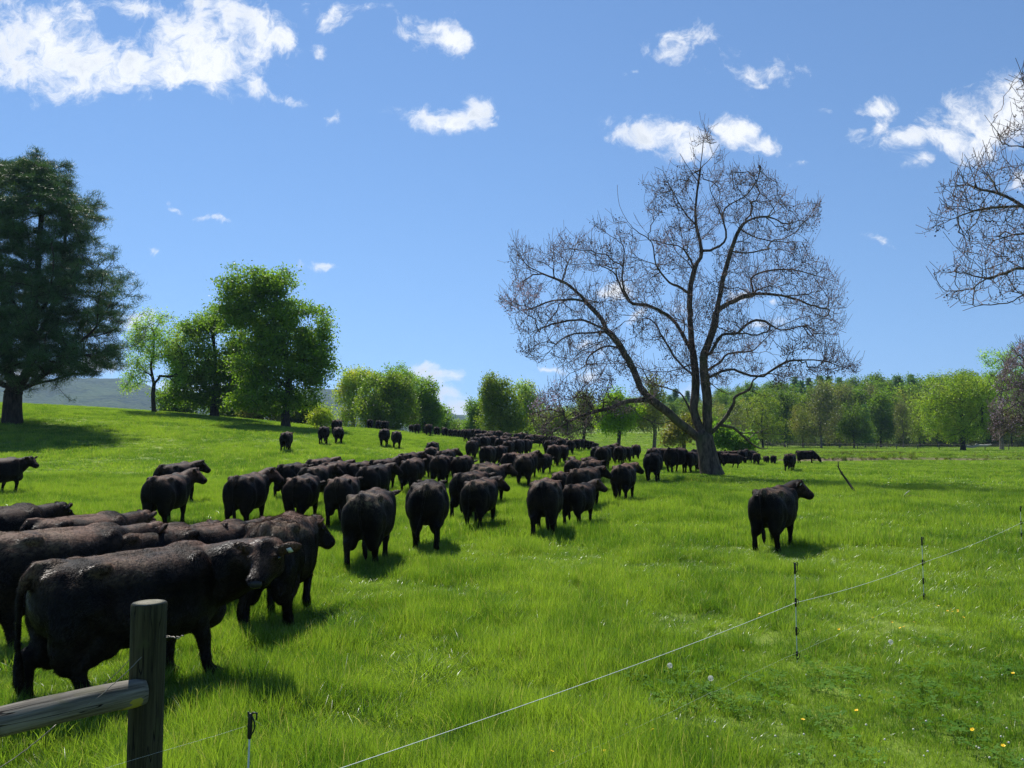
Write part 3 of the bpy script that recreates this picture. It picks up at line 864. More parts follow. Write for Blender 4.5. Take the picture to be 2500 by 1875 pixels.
HERD = []
def cow(px, D, rel, key, label=None, sc=1.0, rust=.35, mud=.3, group='black cattle walking up the pasture', dz=0.0, heading=None, tags=None, X=None):
    u = uv(px, 1072)[0] if X is None else X / D
    az = math.degrees(math.atan(u))
    hd = az + (rel * (.62 if abs(rel) < 58 else 1.0)) if heading is None else heading
    x = u * D
    me, fur, bits, fr_ = POSES[key]
    o = obj('cow', me, None, (x, D, hz(x, D) + dz - .015))
    h = R(hd)
    e = .5
    pit = math.atan((hz(x + e * math.sin(h), D + e * math.cos(h)) - hz(x - e * math.sin(h), D - e * math.cos(h))) / (2 * e))
    o.rotation_euler = (pit, 0, -h)
    o.scale = (sc, sc, sc)
    k = len(HERD)
    col = (min(1.4, rust * 1.2 + .22), mud * .85, (k * .618) % 1.0, 1.0)  # added rust amount also paints sunlit brown highlights along every back
    o.color = col
    tag(o, label, 'cow', group)
    c = obj('coat', fur, o); c.color = col
    if bits:
        c = obj('nose', bits[0], o)
        for q in bits[1]: obj('eye', q, o)
    for s, mt in (tags or []):
        obj('ear_tag', tag_mesh(fr_, s, mt), o)
    HERD.append(o)
    return o
# ---- foreground, lower left
cow(0, 7.42, 0, 'lookback', 'nearest cow, black, side-on behind the wooden post with its face turned to the camera', 1.0, .55, .5, X=-3.47, heading=38, tags=[(-1, MAT_TAGW)])
cow(0, 10.2, 0, 'walker', 'shaggy black cow stepping with one lifted foreleg, right behind the nearest cow', 1.02, .95, .9, X=-2.93, heading=-3)  # strong rust and mud colours also paint in a rim of light
cow(0, 9.3, 0, 'front', 'rusty-backed cow cut off by the left edge, along the far side of the nearest cow', 1.0, 1.0, .75, X=-5.25, heading=33)
cow(205, 11.5, 0, 'front', 'rust-brown backed cow near the left edge, belly hidden by the cow in front', .95, 1.3, .1, X=-6.2, heading=22)
cow(-12, 12.4, 52, 'front', 'dark cow half out of frame at the left edge, only back and one ear showing', .98, .15, .2, X=-8.0, heading=20)
cow(318, 10.2, 0, 'front', 'dark brown back showing between the nearest cow and the rust-brown backed cow', .93, .7, .1, X=-4.65, heading=26)
cow(490, 10.9, 0, 'front', 'low brown back squeezed between the nearest cow and the shaggy stepping cow', .90, .7, .1, X=-4.15, heading=30)
cow(-5, 28.0, 58, 'right', 'lone cow cropped by the left edge in open grass, head in profile', 1.0, .2, .1)
cow(432, 26.0, 50, 'right', 'upper cow of the pair standing apart on the left, back above its mate', 1.03, .2, .1)
cow(412, 20.2, 38, 'stand', 'lower cow of the pair standing apart on the left, broad dark side', 1.02, .45, .2)
# ---- second rank
cow(606, 20.3, 32, 'stand', 'leftmost big cow of the main herd, rump towards us and head over its neighbour', 1.04, .5, .1)
cow(740, 21.0, 24, 'low', 'red-brown rumped cow between two black ones at the left of the main herd', .98, 1.1, .25)
cow(838, 20.6, 18, 'walk', 'cow with dark brown rump just left of the muddy-hipped cow with the long tail', .98, .6, .3)
cow(905, 14.7, 20, 'walk', 'large cow with olive mud down its left hip, standing clear of the herd', 1.04, .25, 1.0)
cow(1044, 17.0, 3, 'stride', 'round-bellied jet black cow seen straight from behind near the middle', 1.06, .1, .45)
cow(914, 25.3, 34, 'right', 'sleek black cow with head in profile behind the muddy-hipped cow', 1.03, .1, .05)
cow(770, 25.6, 38, 'right', 'cow with clipped grey flecked back, second row at the left of the herd', .98, .4, .5)
cow(712, 27.5, 42, 'walk', 'black back just left of the grey flecked back, half hidden', .96, .2, .1)
cow(782, 31.0, 50, 'right', 'farthest back of the left cluster, a brown strip above the others', .95, .7, .1)
cow(818, 28.6, 38, 'right', 'cow with one upright ear at the right end of the left cluster', .98, .5, .1)
cow(878, 29.5, 52, 'right', 'black cow with its head held above its back, left of the pair with raised heads', .92, .3, .1)
cow(934, 30.5, 52, 'stand', 'black cow with a raised head directly above the sleek profile cow', .95, .3, .1)
cow(998, 34.5, 36, 'right', 'cow with an upright ear above the brown-rumped cow left of centre', 1.0, .4, .1)
cow(1007, 30.0, 20, 'walk', 'brown-rumped cow with straight hanging tail left of centre', 1.0, .7, .2)
cow(1076, 33.0, 16, 'walk', 'cow with a thin pale streaked tail, third row left of centre', 1.0, .7, .2)
cow(1130, 33.5, 26, 'low', 'cow with square dark rump beside the one with the streaked tail', .98, .6, .2)
cow(1088, 38.5, 30, 'right', 'greyish back between the square rump and the cow with an upright ear', .98, .5, .1)
cow(1052, 42.5, 10, 'walk', 'brown rump in the narrow gap above the greyish back', .95, .7, .1)
cow(1056, 48.0, 6, 'walk', 'dark round rump heading the short file left of centre', 1.0, .4, .1)
cow(1042, 37.0, 12, 'low', 'narrow dark rump tucked behind the brown-rumped cow', .85, .5, .1)
cow(1147, 22.6, 36, 'walk', 'cow with an olive muddy back, half hidden by its mate with the turned head', 1.0, .5, .8)
cow(1172, 20.4, 24, 'right', 'shaggy-hipped cow with its head turned right, centre of the picture', .97, .5, .8)
cow(1190, 26.4, 46, 'right', 'cow with straw coloured dirt on its back behind the shaggy-hipped pair', 1.0, .8, 1.2)
cow(1180, 29.5, 30, 'walk', 'cow with pale dust on its rump above the straw dirty back', .93, .6, 1.0)
cow(1279, 33.5, 4, 'stride', 'bright brown barrel seen dead straight from behind, right of centre', 1.03, 1.0, .5)
cow(1248, 37.5, 26, 'walk', 'cow with a reddish left thigh next to the bright brown barrel', .95, .9, .1)
cow(1290, 37.3, 20, 'stand', 'cow with upright ear peeping over the bright brown barrel', .97, .7, .3)
cow(1328, 41.0, 26, 'low', 'small brown cow with thin legs right of the bright brown barrel', .84, .9, .1)
cow(1352, 47.5, 8, 'walk', 'tall cow with white-tipped tail in the middle distance right of centre', 1.05, .8, .1)
cow(1373, 50.5, 6, 'walk', 'slim cow right beside the tall one with the white-tipped tail', .95, .5, .1)
cow(1330, 18.9, 7, 'walk', 'large cow with a ropey braided tail swinging left, front row right of centre', 1.02, .55, .7)
cow(1412, 21.0, 34, 'stand', 'smaller cow with its ear out, touching the ropey-tailed cow', .84, .45, .2)
cow(1425, 25.3, 34, 'right', 'glossy dark back with a red ear tag, second row right of centre', 1.0, .5, .2, tags=[(1, MAT_TAGR)])
cow(1366, 28.0, 9, 'walk', 'small calf-sized cow between the ropey-tailed cow and the bright brown barrel', .76, .9, .2)
cow(1398, 34.5, 12, 'glance', 'young brown cow with two ears up, above the calf-sized cow', .88, 1.0, .1)
cow(1442, 31.5, 20, 'walk', 'cow with tan rump highlight right above the glossy dark back', .98, .7, .2)
cow(1437, 36.2, 16, 'low', 'rump half covered by the tan-highlighted one', .93, .7, .2)
cow(1472, 45.5, 14, 'walk', 'broad flat-backed cow leading the group left of the bare tree', 1.08, .2, .2)
cow(1521, 27.8, 16, 'right', 'red-brown cow with ear out and head turned right, left of the bare tree', 1.0, 1.1, .2)
cow(1593, 37.6, 8, 'stride', 'jet black broad cow between the red-brown cow and the bare tree', 1.06, 0.0, .1)
cow(1650, 46.0, 50, 'low', 'black cow sideways with two others just left of the bare tree trunk', 1.12, .3, .1)
cow(1684, 46.8, 28, 'graze', 'cow nosing the ground beside the bare tree trunk', .98, .2, .1)
cow(1595, 50.0, 20, 'walk', 'brown back above the jet black broad cow', 1.0, .8, .1)
cow(1618, 51.5, 62, 'stand', 'cow seen from the side with head up above the jet black broad cow', 1.0, .4, .1)
cow(1552, 65.0, 4, 'walk', 'lone narrow cow with a pale tail in the far gap left of the bare tree', 1.0, .9, .1)
cow(1702, 62.0, 40, 'graze', 'far black cow just touching the left edge of the bare trunk', 1.0, .2, .1)
# ---- right of the trunk
cow(1885, 16.8, 25, 'stand', 'isolated black cow on the right looking away with head raised', 1.0, .25, .8, group='cattle right of the bare tree', tags=[(1, MAT_TAGW)])
cow(1927, 57.5, 14, 'walk', 'cow with chestnut rump grazing apart by the pond', 1.0, .6, .2, group='cattle right of the bare tree')
cow(1966, 76.0, 82, 'graze', 'black cow grazing side-on at the edge of the pond', 1.0, 0, 0, group='cattle right of the bare tree')
cow(1756, 62.0, 34, 'walk', 'dark cow emerging at the right edge of the bare trunk', 1.0, .2, 0, group='cattle right of the bare tree')
cow(1781, 60.5, 60, 'low', 'brown-black cow sideways nearest the right of the bare trunk', .90, .3, 0, group='cattle right of the bare tree')
cow(1784, 82.0, 60, 'stand', 'farther cow with raised head above the one nearest the trunk', .95, .2, 0, group='cattle right of the bare tree')
cow(1812, 74.0, 12, 'stand', 'cow with upright head in the middle of the small bunch right of the trunk', 1.05, .2, 0, group='cattle right of the bare tree')
cow(1832, 77.0, 30, 'walk', 'cow partly behind the upright-headed one of the small bunch', 1.0, .2, 0, group='cattle right of the bare tree')
cow(1846, 72.0, 8, 'walk', 'last cow on the right of the small bunch', .86, .7, 0, group='cattle right of the bare tree')
cow(1870, 76.0, -20, 'walk', 'left one of two small calves together in front of the pond', .62, .2, 0, group='cattle right of the bare tree')
cow(1887, 73.0, 8, 'walk', 'right one of two small calves together in front of the pond', .70, .2, 0, group='cattle right of the bare tree')
# ---- far left slope and crest
cow(699, 52.5, 12, 'walk', 'lone cow walking up the left slope away from the others', 1.0, .6, .1, group='cattle on the far slope')
cow(790, 60.0, 8, 'walk', 'left one of two cows side by side on the left slope', 1.04, .3, .1, group='cattle on the far slope')
cow(826, 61.5, -4, 'stride', 'right one of two cows side by side on the left slope', 1.0, .3, .1, group='cattle on the far slope')
cow(822, 72.0, 18, 'walk', 'cow on the crest peeping above the side by side pair', 1.05, .7, .1, group='cattle on the far slope')
cow(938, 63.0, 8, 'stride', 'left one of two cows touching flanks right of the slope pair', 1.04, .2, .1, group='cattle on the far slope')
cow(968, 62.0, -4, 'walk', 'right one of two cows touching flanks right of the slope pair', 1.02, .3, .1, group='cattle on the far slope')
cow(903, 97.0, 4, 'walk', 'leftmost cow on the skyline of the crest', 1.0, .3, .1, group='cattle on the far slope')
cow(924, 99.0, 10, 'walk', 'second cow on the skyline, beside the leftmost', .98, .3, .1, group='cattle on the far slope')
cow(940, 94.0, 20, 'walk', 'third cow on the skyline, above the pair touching flanks', .95, .3, .1, group='cattle on the far slope')
FAR = [  # px, D, rel, pose, scale
    (1004, 103, 0, 'walk', .9), (1018, 96, 4, 'stride', 1.0), (1046, 90, 6, 'stride', 1.04), (1066, 102, 5, 'walk', 1.0), (1086, 101, -6, 'walk', 1.02), (1100, 106, 8, 'walk', .9),
    (1111, 112, 0, 'walk', 1.0), (1122, 108, 6, 'walk', .95), (1133, 99, 2, 'stride', 1.02), (1149, 96, 14, 'walk', 1.0), (1160, 92, 22, 'right', 1.0), (1172, 97, 10, 'walk', 1.0),
    (1182, 90, 16, 'walk', .95), (1196, 83, 14, 'stride', 1.0), (1207, 95, 20, 'walk', 1.0), (1218, 88, 12, 'walk', 1.02), (1226, 101, 30, 'stand', 1.0), (1238, 79, 24, 'walk', 1.0),
    (1159, 61, 12, 'walk', 1.0), (1183, 63, 16, 'stride', 1.02), (1152, 53, 10, 'walk', 1.0), (1205, 68, 8, 'walk', 1.0), (1222, 60, 10, 'stride', 1.04), (1241, 56, 14, 'walk', .98),
    (1172, 71, 20, 'right', 1.0), (1193, 76, 14, 'walk', 1.0), (1232, 70, 18, 'walk', 1.0), (1250, 67, 22, 'right', .98),
    (1191, 44, 22, 'walk', 1.0), (1221, 46.5, 14, 'walk', .97), (1265, 58, 16, 'stride', 1.05), (1284, 60, 22, 'walk', 1.02), (1291, 76, 14, 'walk', 1.0), (1264, 82, 20, 'stand', 1.0), (1276, 90, 30, 'walk', 1.0),
    (1310, 80, 66, 'low', 1.05), (1331, 84, 16, 'low', .9), (1349, 86, 40, 'walk', 1.0), (1362, 92, 18, 'walk', .95), (1371, 71, 20, 'right', 1.0), (1392, 66, 4, 'walk', 1.0), (1408, 79, 16, 'walk', .95),
    (1418, 86, 14, 'right', 1.0), (1432, 88, 4, 'walk', .95), (1443, 90, 8, 'walk', .92), (1453, 87, 20, 'walk', .8), (1457, 50, 12, 'walk', .95),
    (1493, 55, 12, 'stand', 1.0), (1513, 52.5, 14, 'walk', .98), (1531, 57, 10, 'walk', .9), (1140, 82, 10, 'walk', 1.0), (1166, 84, 8, 'walk', 1.0), (1340, 62, 10, 'walk', 1.0)]
FAR.sort()
ORD = ['first', 'second', 'third', 'fourth', 'fifth', 'sixth', 'seventh', 'eighth', 'ninth', 'tenth', 'eleventh', 'twelfth', 'thirteenth', 'fourteenth', 'fifteenth', 'sixteenth', 'seventeenth', 'eighteenth', 'nineteenth', 'twentieth']
rows = {'rear': [f for f in FAR if f[1] >= 79], 'middle': [f for f in FAR if 62 <= f[1] < 79], 'front': [f for f in FAR if f[1] < 62]}
rtxt = {'rear': 'in the rearmost rank of the distant herd', 'middle': 'in the middle rank of the distant herd', 'front': 'in the nearest rank of the distant herd'}
rr = random.Random(4)
for key, lst in rows.items():
    for i, f in enumerate(lst):
        if i < 20:
            lb = '%s cow from the left %s' % (ORD[i], rtxt[key])
        else:
            lb = '%s cow from the right %s' % (ORD[len(lst) - 1 - i], rtxt[key])
        cow(f[0], f[1], f[2], f[3], lb, f[4], rr.choice([.2, .4, .6, .9]), rr.choice([0, .1, .5]), group='distant cattle massed at the centre')
# ================================================================== TREES
class Skel:
    """a branch graph: nodes with parents; grows towards target points from the nearest suitable node"""
    def __init__(self, root, seed=0):
        self.P = np.zeros((200000, 3)); self.par = np.full(200000, -1, int); self.n = 1
        self.D = np.zeros((200000, 3)); self.P[0] = root; self.D[0] = (0, 0, 1)
        self.rmin = {}
        self.r = np.random.default_rng(seed)
    def add(self, p, parent):
        i = self.n; self.P[i] = p; self.par[i] = parent
        d = np.asarray(p) - self.P[parent]; L = np.linalg.norm(d)
        self.D[i] = d / L if L > 1e-6 else self.D[parent]
        self.n += 1
        return i
    def polyline(self, pts, parent=None, step=.5, wob=.0):
        """pts: first point is connected to the nearest node"""
        pts = [np.asarray(p, float) for p in pts]
        if parent is None:
            parent = int(np.argmin(((self.P[:self.n] - pts[0]) ** 2).sum(1)))
        cur = parent
        seq = [self.P[parent]] + pts
        if len(seq) > 2:                                   # Catmull-Rom through the given points
            q = [seq[0] * 2 - seq[1]] + seq + [seq[-1] * 2 - seq[-2]]; sm = [seq[0]]
            for k in range(1, len(q) - 2):
                for u in (.34, .67, 1.0):
                    sm.append(.5 * ((2 * q[k]) + (q[k + 1] - q[k - 1]) * u + (2 * q[k - 1] - 5 * q[k] + 4 * q[k + 1] - q[k + 2]) * u * u + (3 * q[k] - q[k - 1] - 3 * q[k + 1] + q[k + 2]) * u ** 3))
            seq = sm
        for a, b in zip(seq[:-1], seq[1:]):
            L = np.linalg.norm(b - a); k = max(1, int(round(L / step)))
            for q in range(1, k + 1):
                p = a + (b - a) * q / k
                if wob: p = p + self.r.normal(0, wob, 3)
                cur = self.add(p, cur)
        return cur
    def grow(self, targets, step=.5, bend=.45, up=.12, back=.6, wob=.04, skip=3):
        tips = []
        for t in targets:
            n = self.n
            V = t - self.P[skip:n]
            d = np.sqrt((V * V).sum(1)) + 1e-6
            cosang = (V * self.D[skip:n]).sum(1) / d
            cost = d * (1.0 + back * (1 - cosang))
            q = int(np.argmin(cost)) + skip
            a = self.P[q]; L = np.linalg.norm(t - a)
            if L < .05: continue
            dq = self.D[q]
            c = a + dq * L * bend + np.array([0, 0, up * L])
            k = max(1, int(round(L / step))); cur = q
            for s in range(1, k + 1):
                u = s / k
                p = (1 - u) ** 2 * a + 2 * u * (1 - u) * c + u * u * t
                if s < k: p = p + self.r.normal(0, wob * min(L, 2.0), 3)
                cur = self.add(p, cur)
            tips.append(cur)
        return tips
    def mesh(self, name, mats, r_tip, r_base, thin_sides=3, fmin=0.0, flare=1.35, split=None, expo=.56):
        n = self.n; P = self.P[:n]; par = self.par[:n]
        cnt = np.zeros(n); has = np.zeros(n, bool); has[par[1:]] = True
        cnt[~has] = 1
        for i in range(n - 1, 0, -1): cnt[par[i]] += cnt[i]
        N = cnt[0]; ex = math.log(r_base / r_tip) / math.log(max(N, 3))
        rad = r_tip + (r_base - r_tip) * (cnt / N) ** expo
        for i, v in self.rmin.items(): rad[i] = max(rad[i], v)
        best = np.full(n, -1)
        for i in range(1, n):
            p = par[i]
            if best[p] < 0 or cnt[i] > cnt[best[p]]: best[p] = i
        V = []; F = []; base = 0; V2 = []; F2 = []; base2 = 0
        starts = [0] + [i for i in range(1, n) if best[par[i]] != i]
        for s in starts:
            ch = []
            if s != 0: ch.append(par[s])
            i = s
            while i >= 0:
                ch.append(i); i = best[i]
            if len(ch) < 2: continue
            pts = P[ch]; rr = rad[ch].copy()
            if s != 0: rr[0] = min(rr[0], rr[1] * 1.25)
            else:
                z = pts[:, 2] - pts[0, 2]
                rr = rr * (1 + (flare - 1) * np.exp(-z / (2.2 * r_base)))
            m = rr.max()
            ns = 12 if m > .22 else 8 if m > .09 else 5 if m > .035 else thin_sides
            T = np.gradient(pts, axis=0); T /= np.linalg.norm(T, axis=1)[:, None] + 1e-9
            x = np.cross(T[0], (0.3, .9, .2)); x /= np.linalg.norm(x) + 1e-9
            a = np.linspace(0, 2 * np.pi, ns, endpoint=False); ca, sa = np.cos(a)[:, None], np.sin(a)[:, None]
            k = len(pts); fine = split is not None and m < split
            VV, FF, bb = (V2, F2, base2) if fine else (V, F, base)
            for j in range(k):
                x = x - T[j] * (x @ T[j]); x /= np.linalg.norm(x) + 1e-9
                y = np.cross(T[j], x)
                VV.append(pts[j] + rr[j] * (ca * x + sa * y))
            i0 = np.arange(ns); i1 = (i0 + 1) % ns
            for j in range(k - 1):
                o_ = bb + j * ns
                FF.append(np.stack([o_ + i0, o_ + i1, o_ + ns + i1, o_ + ns + i0], 1))
            if fine: base2 += k * ns
            else: base += k * ns
        if split is not None:
            return (mesh_from(name, np.concatenate(V), np.concatenate(F), mats[:1], True), mesh_from('twigs', np.concatenate(V2), np.concatenate(F2), mats[1:], True))
        return mesh_from(name, np.concatenate(V), np.concatenate(F), mats, True)

def leaves(name, centers, per, spread, size, mat, seed=0, aspect=.62, droop=.0, flat=0.0):
    """leaf sprays: small folded leaves scattered round twig ends"""
    rg_ = np.random.default_rng(seed)
    C = np.repeat(np.asarray(centers), per, 0); N = len(C)
    off = rg_.normal(0, 1, (N, 3)) * np.asarray(spread) * np.ones(3)
    P = C + off
    d = rg_.normal(0, 1, (N, 3)) + np.array([0, 0, -droop]); d[:, 2] *= (1 - flat)
    d /= np.linalg.norm(d, axis=1)[:, None]
    s = np.cross(d, rg_.normal(0, 1, (N, 3))); s /= np.linalg.norm(s, axis=1)[:, None] + 1e-9
    nn = np.cross(d, s)
    L = (size * rg_.uniform(.55, 1.3, N))[:, None]
    Wd = L * aspect / 2
    V = np.concatenate([P, P + d * L * .5 + s * Wd + nn * L * .10, P + d * L, P + d * L * .5 - s * Wd + nn * L * .10])
    i = np.arange(N)
    F = np.concatenate([np.stack([i, i + N, i + 2 * N], 1), np.stack([i, i + 2 * N, i + 3 * N], 1)])
    cr = np.repeat(rg_.uniform(0, 1, len(centers)), per)
    return mesh_from(name, V, F, [mat], False, {'rnd': np.tile(rg_.uniform(0, 1, N), 4), 'clump': np.tile(cr, 4)})

def bark_mat(name, c0, c1, c2, sc=6.0, rough=.9):
    m_, n = material(name)
    P = n.n('ShaderNodeTexCoord').outputs['Object']
    st = n.n('ShaderNodeVectorMath', operation='MULTIPLY', ins={0: P, 1: (1.0, 1.0, .28)}).outputs[0]
    na = n.n('ShaderNodeTexNoise', ins={'Vector': st, 'Scale': sc, 'Detail': 8.0, 'Roughness': .7}).outputs[0]
    nb = n.n('ShaderNodeTexNoise', ins={'Vector': P, 'Scale': .9, 'Detail': 4.0}).outputs[0]
    vo = n.n('ShaderNodeTexVoronoi', ins={'Vector': st, 'Scale': sc * 1.6}).outputs['Distance']
    c = n.mix(n.smooth(na, .35, .68), c0, c1)
    c = n.mix(n.smooth(nb, .52, .68, 0, .7), c, c2)
    hgt = n.m('ADD', na, n.m('MULTIPLY', vo, .5))
    bp = n.n('ShaderNodeBump', ins={'Strength': .8, 'Distance': .05, 'Height': hgt})
    out(n, principled(n, c, rough, .2, Normal=bp.outputs[0]))
    return m_
def leaf_mat(name, lo, hi, alt, trans=.55, alt_amt=.3, rough=.45):
    m_, n = material(name)
    oi = n.n('ShaderNodeObjectInfo')
    P = n.n('ShaderNodeNewGeometry').outputs['Position']
    rnd = n.n('ShaderNodeAttribute', attribute_name='rnd').outputs['Fac']
    cl = n.n('ShaderNodeAttribute', attribute_name='clump').outputs['Fac']
    na = n.n('ShaderNodeTexNoise', ins={'Vector': P, 'Scale': .45, 'Detail': 3.0}).outputs[0]
    f = n.m('ADD', n.m('MULTIPLY', rnd, .35), n.m('MULTIPLY', cl, .65))
    c = n.mix(f, lo, hi)
    c = n.mix(n.smooth(na, .48, .62, 0, alt_amt), c, alt)
    c = n.mix(.55, c, n.mix(1.0, c, oi.outputs['Color'], 'MULTIPLY'))
    c = n.mix(1.0, c, oi.outputs['Color'], 'MULTIPLY')
    pr = principled(n, c, rough, .3)
    tb = n.mix(1.0, c, rgb(1.5, 1.55, .7), 'MULTIPLY')
    tr = n.n('ShaderNodeBsdfTranslucent', ins={'Color': tb}).outputs[0]
    out(n, n.n('ShaderNodeMixShader', ins={0: trans, 1: pr, 2: tr}).outputs[0])
    return m_
MAT_TWIG = bark_mat('twig_bark', rgb(.12, .085, .078), rgb(.27, .20, .18), rgb(.22, .155, .155), 3.0)
BARK_DARK = bark_mat('bark_dark', rgb(.022, .018, .016), rgb(.075, .06, .048), rgb(.045, .05, .03))
BARK_PAUL = bark_mat('bark_bare_tree', rgb(.040, .030, .026), rgb(.165, .125, .10), rgb(.10, .105, .05))
BARK_PALE = bark_mat('bark_pale', rgb(.08, .065, .05), rgb(.22, .19, .15), rgb(.12, .12, .08))
BARK_PINE = bark_mat('bark_pine', rgb(.020, .015, .013), rgb(.075, .055, .045), rgb(.05, .045, .035))
LEAF_GREEN = leaf_mat('leaf_fresh_green', rgb(.040, .092, .008), rgb(.125, .200, .018), rgb(.17, .23, .025))
LEAF_MID = leaf_mat('leaf_deep_green', rgb(.045, .098, .012), rgb(.115, .185, .020), rgb(.15, .20, .03))
LEAF_YELLOW = leaf_mat('leaf_spring_yellow', rgb(0.176, 0.253, 0.025), rgb(0.372, 0.465, 0.051), rgb(0.446, 0.426, 0.072), .45, .5)
LEAF_OLIVE = leaf_mat('leaf_olive', rgb(0.102, 0.145, 0.029), rgb(0.242, 0.271, 0.051), rgb(0.317, 0.253, 0.072), .4, .5)
LEAF_BROWN = leaf_mat('leaf_budding_brown', rgb(0.158, 0.136, 0.057), rgb(0.354, 0.290, 0.114), rgb(0.278, 0.310, 0.072), .35, .5)
NEEDLE = leaf_mat('pine_needles', rgb(0.027, 0.066, 0.029), rgb(0.068, 0.132, 0.047), rgb(0.091, 0.132, 0.043), .25, .35)
NEEDLE_L = leaf_mat('conifer_needles', rgb(0.042, 0.115, 0.038), rgb(0.105, 0.209, 0.060), rgb(0.084, 0.188, 0.051), .25, .3)
m_, n = material('seed_pods')
rn = n.n('ShaderNodeAttribute', attribute_name='rnd').outputs['Fac']
out(n, principled(n, n.mix(rn, rgb(.022, .014, .012), rgb(.10, .058, .045)), .8, .15)); MAT_POD = m_
m_, n = material('lilac_blossom')
rn = n.n('ShaderNodeAttribute', attribute_name='rnd').outputs['Fac']
bl = n.mix(rn, rgb(.24, .16, .20), rgb(.58, .46, .60))
out(n, n.n('ShaderNodeMixShader', ins={0: .35, 1: principled(n, bl, .6, .2), 2: n.n('ShaderNodeBsdfTranslucent', ins={'Color': bl}).outputs[0]}).outputs[0]); MAT_BLOSSOM = m_
m_, n = material('pinkish_buds')
rn = n.n('ShaderNodeAttribute', attribute_name='rnd').outputs['Fac']
out(n, principled(n, n.mix(rn, rgb(.20, .11, .12), rgb(.46, .30, .33)), .7, .2)); MAT_BUD = m_

def ell_targets(ells, N, rg_, shell=.35, notch=.35, seed=0, lobes=1.4):
    """points inside a union of ellipsoids (cx,cy,cz,rx,ry,rz), denser to the outside and bitten by noise"""
    E = np.array(ells, float); vol = np.prod(E[:, 3:], 1) ** .8
    outp = []
    while sum(len(o_) for o_ in outp) < N:
        k = rg_.choice(len(E), N, p=vol / vol.sum())
        d = rg_.normal(0, 1, (N, 3)); d /= np.linalg.norm(d, axis=1)[:, None]
        r_ = rg_.uniform(0, 1, N) ** shell
        p = E[k, :3] + d * r_[:, None] * E[k, 3:]
        nzv = fbm(p[:, 0] / lobes + p[:, 1] * .61 / lobes + 50, p[:, 2] / lobes - p[:, 1] * .43 / lobes + 50, seed, 2)
        keep = nzv > notch * (.3 + .9 * r_)
        outp.append(p[keep])
    return np.concatenate(outp)[:N]

def px_ells(D, ells, X0, Z0, depth=.9, Y0=0.0):
    """crown lobes read off the photograph (centre x, y and radii in photo pixels) as metres about the trunk base"""
    o_ = []
    rg_ = random.Random(int(D * 7))
    for cx, cy, rx, ry in ells:
        p = at(cx, cy, D)
        rxm = rx / FPX * D; rzm = ry / FPX * D
        o_.append((p.x - X0, rg_.uniform(-.25, .25) * rxm, p.z - Z0, rxm, max(rxm, .7 * rzm) * depth, rzm))
    return o_

def deciduous(name, label, base_px, D, ells, N=420, per=26, spread=.38, size=.26, leaf=None, bark=None, r_base=.3, r_tip=.012, seed=1,
              trunk_top=None, fork=None, group=None, tint=(1.35, 1.35, 1.35), step=.6, notch=.38, cat='tree', up=.18, lean=0.0, limbs=True, zdrop=0.0):
    leaf = leaf or LEAF_GREEN; bark = bark or BARK_DARK
    X0 = uv(base_px, 1072)[0] * D; Z0 = hz(X0, D) - .05 - zdrop
    rg_ = np.random.default_rng(seed)
    E = px_ells(D, ells, X0, Z0)
    top = max(e[2] + e[5] for e in E); bot = min(e[2] - e[5] for e in E)
    sk = Skel((0, 0, 0), seed)
    tt = trunk_top if trunk_top is not None else bot + .35 * (top - bot)
    cx = sum(e[0] * e[3] for e in E) / sum(e[3] for e in E)
    sk.polyline([(lean * .3, 0, tt * .3), (lean * .7 + .03 * tt, .02 * tt, tt * .65), (lean, 0, tt)], 0, step, .02)
    sk.polyline([((lean + cx) / 2, .1, tt + (top - tt) * .35), (cx, 0, tt + (top - tt) * .72)], None, step, .06)
    T = ell_targets(E, N, rg_, .40, notch, seed)
    skip = 2 + int(tt * .45 / step)
    tips = sk.grow(T, step, .4, up, .7, .05, skip)
    root = thing(name, label, cat, (X0, D, Z0), 0, group)
    obj('trunk', sk.mesh('trunk', [bark], r_tip, r_base), root)
    tips = np.array(tips)
    cc = np.concatenate([sk.P[tips], sk.P[sk.par[tips]]])
    lf = obj('crown', leaves('crown', cc, max(4, int(per * .55)), spread, size, leaf, seed), root)
    lf.color = (tint[0], tint[1], tint[2], 1)
    return root, lf

